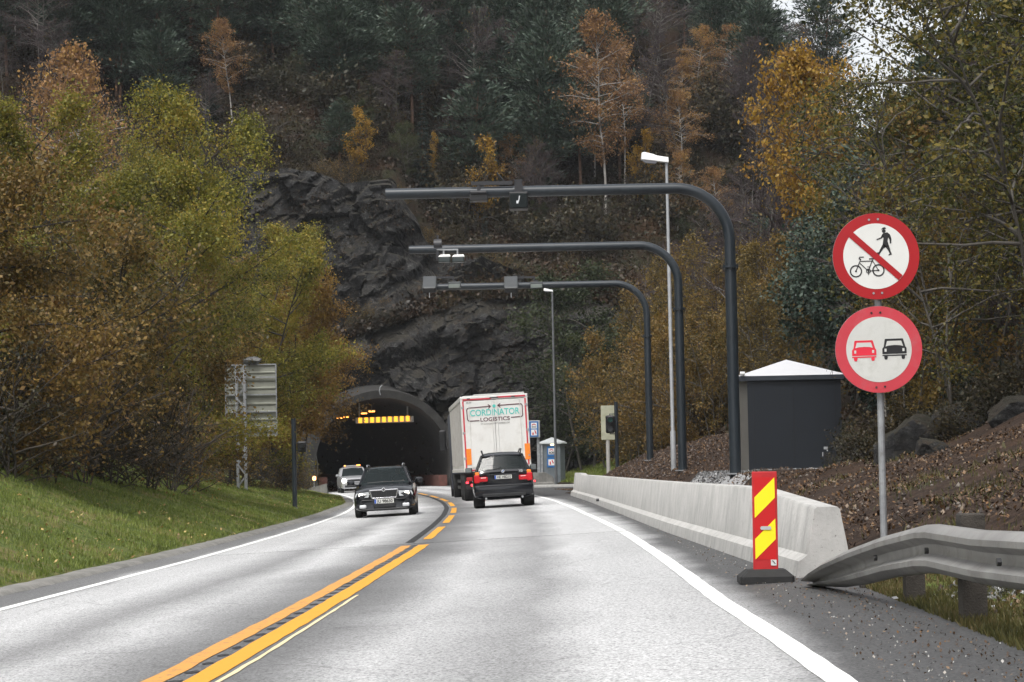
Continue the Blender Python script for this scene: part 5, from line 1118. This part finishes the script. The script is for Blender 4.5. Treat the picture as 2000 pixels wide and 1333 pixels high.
# shared forest kinds
PINE = [pine(60 + i, 12, 3.5, LM['pine'], BKP, (.28, .35, .2)[i], 17, 6, 150, .36) for i in range(3)]
SPR = [pine(70 + i, 10, 1.9, LM['spruce'], BKP, .06, 26, 8, 60, .30, False, .25) for i in range(2)]
BARE = [broadleaf(80 + i, 11, 2.9, .25, (1, 2, 1)[i], 60, 34, (900, 400, 200)[i], .09, BKM if i == 1 else BKG, LM['sparse'], TWP, 'egg', .02, .2, .07, .2, tw=2.2) for i in range(3)]
BIR = [broadleaf(90 + i, 13, 2.9, .34, 1, 50, 14, 8500, .13, BKB, LM['birch'], TWP, 'egg', .07, .2, .10, .25, tw=1.8) for i in range(2)]
YEL = [broadleaf(95 + i, 5.5, 1.4, .2, 2, 30, 10, 3200, .12, BKG, LM['yel'], TWG, 'egg', .02, .15, .05, .3, tw=1.5) for i in range(2)]
GRN = [broadleaf(100 + i, 9, 2.6, .12, 2, 46, 12, 11000, .11, BKG, LM['grn'], TWG, 'egg', .02, .18, .08, .25, tw=1.5) for i in range(2)]
THIN = [broadleaf(110 + i, 10, 1.7, .2, (1, 2, 2)[i], 44, 12, (6000, 4500, 8000)[i], .10, BKG, LM[('sparse', 'sparse', 'br')[i]], TWG, 'egg', .0, .2, .05, .2, tw=1.6) for i in range(3)]
BUSH = [broadleaf(120 + i, 2.2, 1.5, .03, 4, 40, 8, 1800, .13, TWG, LM['bush'], TWG, 'round', 0, .2, .03, .2, tw=1.5) for i in range(2)]
HB = []
YT = broadleaf(150, 12, 2.6, .55, 1, 44, 12, 9000, .13, BKG, LM['yel'], TWG, 'egg', .02, .2, .08, .3, tw=1.5)
def hill(kind, ms, px, D, ytop, H0, label, group, cat='tree', base=None, wide=1.0):
    x = at_px(px, D); zb = tz(x, D) - .1; zt = P(px, ytop, D).z; sc = max(.35, (zt - zb) / H0); HB.append((x, D))
    return put_tree(kind, ms, x, D, rng.uniform(0, 6), sc, label, group, cat, .1, wide)
# trees that stand out
hill('birch_tree', BIR[0], 1192, 168, 15, 13, 'tall orange birch with a white trunk, left of the lamp head', 'autumn birches on the hill', wide=.9)
hill('birch_tree', BIR[1], 1232, 172, 60, 13, 'slimmer orange birch just right of the tall white-trunked one', 'autumn birches on the hill', wide=.7)
hill('birch_tree', BIR[1], 300, 185, 55, 13, 'small orange-topped birch high on the left hillside', 'autumn birches on the hill', wide=.55)
hill('birch_tree', BIR[0], 100, 150, 60, 13, 'reddish brown birch at the upper left corner', 'autumn birches on the hill', wide=.8)
hill('birch_tree', BIR[0], 185, 145, 120, 13, 'second reddish birch, left of the small orange-topped one', 'autumn birches on the hill', wide=.7)
hill('pine_tree', PINE[0], 730, 176, -20, 12, 'broad dark green pine above the cliff, tallest left of the gantry arm', 'standing pines', wide=1.25)
hill('pine_tree', PINE[1], 1088, 175, 20, 12, 'dark pine with a bare reddish trunk left of the tall orange birch', 'standing pines', wide=.95)
hill('pine_tree', PINE[2], 672, 163, 190, 12, 'young pale green pine on the cliff top', 'standing pines', wide=1.3)
hill('spruce_tree', SPR[0], 600, 176, 100, 10, 'small pointed spruce above the left end of the cliff', 'standing spruces', wide=.8)
hill('spruce_tree', SPR[1], 545, 170, 170, 10, 'young spruce left of the small pointed one', 'standing spruces')
hill('aspen_tree', YEL[0], 716, 162, 205, 5.5, 'small yellow tree beside the young pine on the cliff top', 'small yellow trees', wide=1.0)
hill('aspen_tree', YEL[1], 930, 167, 255, 5.5, 'small yellow-topped tree between the pale poles and the cliff', 'small yellow trees', wide=.8)
hill('aspen_tree', YEL[1], 845, 168, 250, 5.5, 'sparse yellow sapling left of the yellow-topped tree', 'small yellow trees', wide=.6)
hill('aspen_tree', YEL[0], 1262, 170, 240, 5.5, 'bright yellow sapling behind the lamp head', 'small yellow trees', wide=.8)
hill('aspen_tree', YT, 1612, 98, 88, 12, 'bright orange-yellow tree high at the right, above the crossed-out walker sign', 'small yellow trees', wide=.8)
hill('aspen_tree', YT, 1662, 101, 120, 12, 'yellow tree close right of the brightest one', 'small yellow trees', wide=.6)
hill('green_tree', GRN[0], 1150, 146, 490, 9, 'grey-green leafy tree behind the far end of the gantry arms', 'green trees right of the tunnel', wide=1.15)
hill('green_tree', GRN[1], 1090, 149, 600, 9, 'grey-green tree above the emergency booth', 'green trees right of the tunnel', wide=1.2)
hill('green_tree', GRN[0], 1200, 138, 620, 9, 'lower green tree right of the distant lamp post', 'green trees right of the tunnel', wide=1.1)
# rest of the hill forest
random.seed(5); cnt = 0
def near_hb(x, y, d): return any((x - a) ** 2 + (y - b) ** 2 < d * d for a, b in HB)
for row, (Yb, step) in enumerate([(163.5, 3.1), (167.5, 2.9), (171.5, 2.8), (176, 2.7), (181, 2.9), (187, 3.2), (194, 3.8), (203, 4.6)]):
    xmax = .25 * Yb + 4; x = -xmax
    while x < xmax:
        xx = x + random.uniform(-1.2, 1.2); yy = Yb + random.uniform(-2, 2); x += step
        u = random.random(); px = 1000 + xx / yy * FPX
        if near_hb(xx, yy, 1.8) or (1150 < px < 1250 and yy < 171.5): continue
        if 1690 < px < 1770 and yy > 150: continue
        right = px > 1250
        if row < 1:
            if 760 < px < 1180 and u < .6: k = 'bush'
            else: k = 'bare' if u < .4 else ('spruce' if u < .55 else 'bush')
        elif px < 250: k = 'bare' if u < .35 else ('pine' if u < .8 else 'birch')
        elif px < 700: k = 'bare' if u < .36 else 'pine' if u < .72 else 'spruce' if u < .9 else 'birch'
        elif right: k = 'bare' if u < .55 else 'pine' if u < .88 else 'birch'
        else: k = 'bare' if u < .36 else ('pine' if u < .84 else 'spruce' if u < .95 else 'birch')
        if row >= 5: k = 'pine' if u < .6 else 'bare'
        if row >= 6 and k == 'bare' and not right: k = 'pine'
        s = random.uniform(.75, 1.1) * (.6 if row == 0 else .85 if row == 1 else 1)
        if px > 1640: s *= .7
        ms, nm, lab = {'bush': (random.choice(BUSH), 'shrub', 'brownish shrub among those on the slope above the cliff'), 'bare': (random.choice(BARE), 'bare_tree', 'leafless purple-grey tree among those in the hillside forest'), 'pine': (random.choice(PINE), 'pine_tree', 'dark green pine among those in the hillside forest'), 'spruce': (random.choice(SPR), 'spruce_tree', 'dark pointed spruce among those in the hillside forest'), 'birch': (BIR[1], 'birch_tree', 'orange-brown birch among the bare trees of the hillside')}[k]
        put_tree(nm, ms, xx, yy, random.uniform(0, 6.28), s * (1 if k != 'birch' else .7), lab, {'bush': 'shrubs above the cliff', 'bare': 'bare trees on the hillside', 'pine': 'pines on the hillside', 'spruce': 'spruces on the hillside', 'birch': 'birches on the hillside'}[k], 'shrub' if k == 'bush' else 'tree'); cnt += 1
for i in range(95):                                                    # tall scrub between the trunks
    yy = random.uniform(161.5, 186); px = random.uniform(430, 1620); x = at_px(px, yy)
    if near_hb(x, yy, 1.2) or (1150 < px < 1250 and yy < 172): continue
    u = random.random(); ms, nm, lab, g = ((BUSH[i % 2], 'shrub', 'brown scrub bush growing under the hillside trees', 'scrub under the hillside trees') if u < .5 else (SPR[i % 2], 'spruce_tree', 'young spruce growing under the hillside trees', 'young spruces on the hillside') if u < .75 else (GRN[i % 2], 'small_tree', 'small dull green broadleaf growing under the hillside trees', 'small broadleaf trees on the hillside'))
    put_tree(nm, ms, x, yy, random.uniform(0, 6.28), random.uniform(1.2, 2.0) if u < .5 else random.uniform(.3, .55), lab, g, 'shrub' if u < .5 else 'tree')
for i in range(44):                                                    # brush hanging over the cliff edge and on its ledge
    if i < 15: x = -21 + i * 1.9 + random.uniform(-.5, .5); y = 161.6 + random.uniform(-.6, .6); z = float(ctop(x)) - .2; sc = random.uniform(.5, .95)
    else: x = random.uniform(-11, 9); z = float(np.interp(x, [-30, -14, -9, -2, 6, 16], [6, 8.5, 10.0, 11.8, 11.5, 8])) + .1; y = float(cliff_y(np.array(x), np.array(z + .6))) - .1; sc = random.uniform(.4, .8)
    t = put_tree('shrub', (bs[1] if i % 3 else BUSH[0]), x, y, i * 1.3, sc, 'brownish shrub among those along the top edge of the cliff' if i < 15 else 'brownish shrub among those on the ledge halfway up the cliff', 'shrubs on the cliff edge' if i < 15 else 'shrubs on the cliff ledge', 'shrub'); t.location.z = z
# right hand wood behind the gantries
for i in range(120):
    Y = random.uniform(84, 150); px = random.uniform(1215, 1720); x = at_px(px, Y)
    if x - float(XC(Y)) < 13 + max(0, (Y - 115)) * .12 or near_hb(x, Y, 1.5): continue
    u = random.random(); k = 2 if px < 1500 and u < .35 else (0 if u < .7 else 1)
    if u > .82: ms, lab, g, nm = random.choice(BARE), 'leafless twiggy tree among the thin trees behind the cabin and gantries', 'bare trees behind the cabin', 'bare_tree'
    else: ms, lab, g, nm = THIN[k], ('thin ochre-leaved tree in the wood behind the gantries' if k != 2 else 'thin tree with brown-yellow leaves in the wood behind the gantries'), ('thin ochre trees' if k != 2 else 'thin brown-yellow trees'), 'thin_tree'
    zt = P(px, random.uniform(330, 520), Y).z; sc = np.clip((zt - tz(x, Y)) / 10, .4, 1.15)
    put_tree(nm, ms, x, Y, random.uniform(0, 6.28), float(sc), lab, g); HB.append((x, Y))
GOLD = [broadleaf(160 + i, 7, 1.9, .1, 4, 44, 13, 11000, .10, BKG, LM['br'], TWG, 'egg', .0, .18, .04, .3, tw=1.5) for i in range(2)]
for i, (px, D, s) in enumerate([(1225, 118, 1.0), (1262, 112, 1.15), (1300, 108, 1.05), (1345, 104, 1.1), (1385, 100, 1.0), (1420, 106, 1.1), (1240, 130, 1.25), (1310, 126, 1.3), (1370, 120, 1.2), (1470, 98, .95), (1510, 102, 1.0), (1560, 96, .9), (1455, 112, 1.2), (1610, 92, .9), (1400, 92, .8), (1330, 94, .75)]):
    put_tree('tall_shrub', GOLD[i % 2], at_px(px, D), D, i * 2.1, s, 'golden-olive tall shrub among those behind the gantry posts', 'golden shrubs behind the gantries', 'shrub')
for i in range(26):                                                   # undergrowth at the wood's edge
    Y = random.uniform(88, 150); o = random.uniform(11.5, 17) if Y < 118 else random.uniform(15, 21); x = float(XC(Y)) + o
    put_tree('shrub', BUSH[i % 2], x, Y, random.uniform(0, 6), random.uniform(.7, 1.3), 'brown shrub at the foot of the wood right of the road', 'shrubs at the edge of the right wood', 'shrub')
# trees on the bank at the right
NR = broadleaf(201, 11, 3.8, .25, 2, 70, 17, 36000, .085, BKG, LM['dgr'], TWG, 'round', .05, .14, .10, .4, tw=1.4, wob=.16)
NR2 = broadleaf(202, 10, 3.0, .2, 2, 50, 14, 10000, .09, BKG, LM['dgr'], TWG, 'round', .03, .14, .07, .4, tw=1.3, wob=.18)
DK = broadleaf(203, 7, 2.4, .1, 3, 60, 14, 34000, .095, BK, LM['pine'], TWG, 'egg', .02, .16, .07, .3, tw=1.3)
put_tree('leafy_tree', NR, at_px(2075, 41), 41, .4, 1.0, 'dark green overhanging tree with yellowing leaves at the top right', 'trees on the right bank')
put_tree('leafy_tree', NR, at_px(2060, 50), 50, 2.6, 1.05, 'second overhanging green tree, behind the nearest one at the right', 'trees on the right bank')
put_tree('leafy_tree', NR2, at_px(1900, 39), 39, 1.2, .64, 'sparse twiggy tree directly behind the lower round sign', 'trees on the right bank')
put_tree('leafy_tree', NR2, at_px(1985, 35), 35, 4.1, .8, 'sparse-leaved tree at the right edge above the rocks', 'trees on the right bank')
put_tree('dark_tree', DK, at_px(1735, 69), 69, 1.0, 1.2, 'dark evergreen-looking tree behind the crossed-out walker sign', 'dark trees at the right')
put_tree('dark_tree', DK, at_px(1865, 59), 59, 3.0, 1.05, 'dark tree between the two round signs and the overhanging trees', 'dark trees at the right')
put_tree('dark_tree', DK, at_px(1690, 78), 78, 5.0, 1.15, 'dark tree behind the cabin roof, left of the round signs', 'dark trees at the right')
for i, (px, D, s) in enumerate([(1760, 49, .8), (1760, 46, .95), (1880, 44, 1.0), (1950, 44, 1.0), (1745, 58, 1.0), (1960, 50, 1.1), (1820, 48, .9), (1660, 70, 1.0), (1740, 72, 1.1), (1850, 66, 1.1), (1920, 62, 1.2), (1990, 58, 1.2), (1560, 76, .8), (1500, 78, .85), (1610, 74, .95)]):
    ms = (THIN + BARE)[i % 6]; put_tree('thin_tree' if i % 6 < 3 else 'bare_tree', ms, at_px(px, D), D, random.uniform(0, 6), s * .75, 'thin tree in the thicket on the right bank' if i % 6 < 3 else 'leafless tree in the thicket on the right bank', 'thin trees on the right bank' if i % 6 < 3 else 'leafless trees on the right bank')

for i, (px, D, k, s) in enumerate([(1330, 150, 'p', 1.0), (1400, 146, 'b', 1.1), (1470, 142, 'p', 1.05), (1540, 138, 'b', 1.2), (1570, 128, 'p', 1.15), (1640, 126, 'p', 1.2), (1700, 120, 'b', .85), (1760, 112, 'p', .8), (1820, 104, 'p', 1.2), (1880, 96, 'b', 1.1), (1940, 90, 'p', 1.1), (1990, 84, 'p', 1.15), (1780, 90, 'b', .95), (1860, 82, 'p', 1.0), (1960, 74, 'b', 1.0), (1585, 122, 'b', 1.0), (1520, 112, 'b', 1.15), (1440, 122, 'b', 1.1), (1370, 130, 'b', 1.1), (1990, 104, 'p', 1.3), (1910, 110, 'p', 1.3)]):
    put_tree('pine_tree' if k == 'p' else 'bare_tree', PINE[i % 3] if k == 'p' else BARE[i % 3], at_px(px, D), D, i * 1.7, s, 'dark pine among those in the deep wood at the right' if k == 'p' else 'tall leafless tree among those in the deep wood at the right', 'pines in the right wood' if k == 'p' else 'tall leafless trees in the right wood')

# rocks on the right bank
for i, (px, D, dim, rot, lab) in enumerate([(1775, 37, (.75, .6, .62), .3, 'largest dark mossy rock outcrop right of the sign post'), (1700, 40, (.6, .5, .28), 1.2, 'low mossy rock between the cabin and the sign post'), (1880, 38, (.9, .6, .55), 2.2, 'dark rock outcrop under the trees at the right edge'), (1670, 46, (.45, .4, .25), 3, 'small pale-edged rock close to the corner of the cabin'), (1985, 34, (.6, .5, .35), 4, 'rock half buried in leaves at the far right edge'), (1820, 33.5, (.45, .35, .32), 5, 'broken rock face just below the largest outcrop')]):
    x = at_px(px, D); o = rockmesh('rock', dim, 11 + i * 5, M_['rock'], None, 4, .34); o.location = (x, D, tz(x, D) + dim[2] * .02); o.rotation_euler = (0, 0, rot); tag(o, lab, 'rock', 'rocks on the right bank')

for i, (px, D, s) in enumerate([(1690, 38.5, .3), (1742, 41, .42), (1800, 41, .4), (1850, 36.5, .3), (1905, 40, .45), (1960, 37, .4), (1990, 40, .5), (1660, 50, .4)]):
    put_tree('shrub', BUSH[i % 2], at_px(px, D), D, i * 1.9, s, 'small brown shrub among those growing around the rocks on the right bank', 'small shrubs around the right bank rocks', 'shrub')
# --- stuff: grass blades, fallen leaves and debris, gravel, undergrowth
def scatter(n, fn, seed):
    r = np.random.default_rng(seed); X, Y = fn(r, n); Z = terr(X, Y); return np.stack([X, Y, Z], -1), r
def grass_stuff(name, fn, n, h, seed, mat, wdt=.012):
    Pp, r = scatter(n, fn, seed); n = len(Pp); g = r.uniform(0, 6.28, n); H = h * r.uniform(.4, 1.3, n); lean = r.normal(size=(n, 2)) * .4 * H[:, None]
    sc = 1 + Pp[:, 1] / 40; w = np.stack([np.cos(g), np.sin(g), 0 * g], -1) * (wdt * sc)[:, None]; top = Pp + np.concatenate([lean, H[:, None]], 1)
    Pp[:, 2] -= .02; V = np.stack([Pp - w, Pp + w, top + w * .2, top - w * .2], 1).reshape(-1, 3); F = np.arange(n * 4).reshape(-1, 4)
    o = link(name, npmesh(name, V, F, [mat])); tag(o, kind='stuff'); return o
GM = leafmat('grass_blade', [(.075, .09, .02), (.125, .165, .034), (.19, .23, .05), (.28, .23, .10)], .45, .3, .4); GM2 = leafmat('grass_worn', [(.05, .052, .018), (.10, .095, .03), (.16, .12, .055)], .8, .3, .5)
def patch(f, thr, sc=1.0, seed=30):
    def g(r, n):
        X, Y = f(r, n); k = vnoise(X * .9 * sc, Y * .6 * sc, seed) + .5 * vnoise(X * 3 * sc, Y * 2 * sc, seed + 1) + r.uniform(-.15, .15, len(X)) > thr; return X[k], Y[k]
    return g
def fL(r, n):
    Y = 22 + 100 * r.uniform(size=n) ** 1.35; e = -.05 + 6.8 * r.uniform(size=n) ** 1.1; return XC(Y) + ledge_l(Y) - e, Y
grass_stuff('grass', patch(fL, -.28), 150000, .06, 1, GM, .006)
def fLL(r, n): X, Y = fL(r, n); k = vnoise(X * .8, Y * .4, 21) + vnoise(X * 3, Y * 2, 22) * .6 > .08; return X[k], Y[k]
litter_later = fLL
def fR(r, n): Y = 10 + 10 * r.uniform(size=n); rr = .05 + np.abs(r.normal(size=n)) * .45; return XC(Y) + 4.58 + rr, Y
grass_stuff('weeds', patch(lambda r, n: (lambda Y, rr: (XC(Y) + 4.6 + rr, Y))(10 + 45 * r.uniform(size=n) ** 1.2, .5 + 7 * r.uniform(size=n)), .22, .7, 40), 30000, .07, 15, GM2, .005)
grass_stuff('grass', fR, 16000, .055, 2, GM2, .005)
def fB(r, n): Y = 104 + 46 * r.uniform(size=n); return XC(Y) + np.interp(Y, [92, 100, 150], [4.7, 8, 9.3]) + .4 + 7 * r.uniform(size=n), Y
grass_stuff('grass', fB, 16000, .14, 3, GM, .008)
LIT = leafmat('fallen_leaves', [(.02, .012, .008), (.045, .025, .014), (.085, .045, .02), (.17, .09, .035), (.18, .14, .10)], .8, 0, .85)
def litter(name, fn, n, s, seed, mat, up=1.6, dz=.012):
    Pp, r = scatter(n, fn, seed); Pp[:, 2] += dz + np.abs(r.normal(size=len(Pp))) * .012; V, F = leaves_np(Pp, s, r, up=up, asp=1.7, sv=.5); o = link(name, npmesh(name, V, F, [mat])); tag(o, kind='stuff'); return o
def fD(r, n): Y = 10 + 52 * r.uniform(size=n) ** 1.3; rr = .35 + 7.5 * r.uniform(size=n) ** .9; return XC(Y) + np.interp(Y, [0, 26, 60], [4.55, 4.6, 4.7]) + rr, Y
litter('fallen_leaves', patch(fD, -.05), 110000, .036, 4, LIT)
litter('fallen_leaves', fLL, 5000, .05, 14, leafmat('grass_leaves', [(.16, .09, .03), (.34, .2, .06), (.45, .36, .14), (.22, .12, .05)], .8, 0, .9), dz=.07)
def fD2(r, n): Y = 66 + 40 * r.uniform(size=n); rr = .8 + 6.5 * r.uniform(size=n); return XC(Y) + 4.7 + rr, Y
litter('fallen_leaves', fD2, 30000, .05, 5, LIT)
LG = leafmat('pebbles', [(.06, .06, .06), (.15, .15, .15), (.25, .25, .25), (.38, .38, .38)], 1, 0, .95)
def fG(r, n): Y = 56 + 8 * r.uniform(size=n); return XC(Y) + 6.2 + 3.6 * r.uniform(size=n), Y
litter('gravel', fG, 9000, .06, 6, LG, .6, .02)
def fG2(r, n): return 4.05 + r.normal(size=n) * .35, 16.4 + r.normal(size=n) * .5
litter('gravel', fG2, 7000, .032, 7, LG, .4, .02)
def fS(r, n): Y = 10 + 70 * r.uniform(size=n) ** 1.5; return XC(Y) + 3.75 + np.abs(r.normal(size=n)) * .35, Y
Pp, r = scatter(2600, fS, 8); Pp[:, 2] = road(Pp[:, 0], Pp[:, 1]) + .012; V, F = leaves_np(Pp, .013, r, up=2.0, asp=1.4, sv=.5); tag(link('road_debris', npmesh('road_debris', V, F, [leafmat('debris', [(.05, .03, .02), (.12, .07, .04), (.25, .2, .15), (.4, .4, .38)], 1, 0, .95)])), kind='stuff')
def fE(r, n): Y = 9.5 + 13 * r.uniform(size=n); return XC(Y) + 4.55 - np.abs(r.normal(size=n)) * .28, Y
Pp, r = scatter(1500, fE, 18); Pp[:, 2] = road(Pp[:, 0], Pp[:, 1]) + .010; V, F = leaves_np(Pp, .013, r, up=2.0, asp=1.5, sv=.5); tag(link('fallen_leaves', npmesh('fallen_leaves', V, F, [LIT])), kind='stuff')
# loose clods and small stones in the raw earth
def clods(name, fn, n, s, seed, mat):
    Pp, r = scatter(n, fn, seed); n = len(Pp); S_ = s * r.uniform(.3, 1.5, n) ** 1.5; off = np.array([(1, 0, 0), (0, 1, 0), (-1, 0, 0), (0, -1, 0), (0, 0, 1), (0, 0, -1)], float)
    V = (Pp[:, None] + off[None] * (S_[:, None, None] * r.uniform(.6, 1.3, (n, 6, 1)))).reshape(-1, 3); T_ = np.array([(0, 1, 4), (1, 2, 4), (2, 3, 4), (3, 0, 4), (1, 0, 5), (2, 1, 5), (3, 2, 5), (0, 3, 5)])
    F = ((np.arange(n) * 6)[:, None, None] + T_[None]).reshape(-1, 3); tag(link(name, npmesh(name, V, F, [mat])), kind='stuff')
clods('earth_clods', fD, 7000, .022, 9, leafmat('clod', [(.02, .014, .01), (.05, .032, .022), (.09, .06, .042), (.16, .14, .12)], 1, 0, .9))
clods('earth_clods', fD2, 6000, .035, 10, leafmat('clod_far', [(.015, .011, .009), (.035, .022, .015), (.06, .036, .022), (.12, .10, .09)], 1, 0, .9))
# low heather and bracken on the hill and cliff ledges
UM = leafmat('undergrowth_leaves', [(.010, .009, .006), (.024, .017, .010), (.045, .024, .012), (.026, .028, .012), (.11, .048, .016)], .12, .1, .3)
def fH(r, n):
    Y = 159.5 + 32 * r.uniform(size=n) ** 1.2; X = (r.uniform(size=n) * 2 - 1) * (Y * .25 + 3); return X, Y
Pp, r = scatter(150000, fH, 12); Pp[:, 2] += np.abs(r.normal(size=len(Pp))) * .45; V, F = leaves_np(Pp, .17, r, up=.4, asp=1.5, sv=.5)
led_n = 30000; X = r.uniform(-16, 12, led_n); lz = np.interp(X, [-30, -14, -9, -2, 6, 16], [6, 8.5, 10.0, 11.8, 11.5, 8]) + .25 + np.abs(r.normal(size=led_n)) * 1.1 * np.interp(X, [-9, -4], [.35, 1])
Yc = 155.2 + .1 * lz + 1.55 + r.normal(size=led_n) * .8; V2, F2 = leaves_np(np.stack([X, Yc, lz], -1), .22, r, up=.3, asp=1.5, sv=.5)
n3_ = 60000; X = r.uniform(-30, 20, n3_); Zc = r.uniform(1, 20, n3_); k = vnoise(X * .35, Zc * .5, 51) + .6 * vnoise(X * 1.1, Zc * 1.4, 52) + .02 * (Zc - 8) + r.uniform(-.12, .12, n3_) > .26; k &= (Zc < ctop(X)) & (np.hypot(X - float(XC(155)), Zc) > 8.5); X = X[k]; Zc = Zc[k]
V3, F3 = leaves_np(np.stack([X, cliff_y(X, Zc) - .08 - np.abs(r.normal(size=len(X))) * .15, Zc], -1), .12, r, up=.3, asp=1.6, sv=.5)
tag(link('undergrowth', npmesh('undergrowth', np.concatenate([V, V2, V3]), np.concatenate([F, F2 + len(V), F3 + len(V) + len(V2)]), [UM])), kind='stuff')
def fW(r, n):
    Y = 62 + 92 * r.uniform(size=n); o = 10.5 + 26 * r.uniform(size=n) ** 1.1; return XC(Y) + o + np.clip(Y - 112, 0, 30) * .12, Y
Pp, r = scatter(26000, fW, 13); Pp[:, 2] += np.abs(r.normal(size=len(Pp))) * .22; V, F = leaves_np(Pp, .17, r, up=.6, asp=1.5, sv=.5); tag(link('undergrowth', npmesh('undergrowth', V, F, [UM])), kind='stuff')
# thin moist air: far trees go slightly milky
q = NM('air'); q.t.nodes.remove(q.b); v = q.n('ShaderNodeVolumePrincipled'); v.inputs['Color'].default_value = (.93, .96, 1, 1); v.inputs['Density'].default_value = .00013; q.l(v.outputs[0], q.out.inputs['Volume'])
mb = MB(); mb.box((0, 420, 68), (2400, 1100, 150)); tag(mb.build('haze', q.m), kind='stuff')
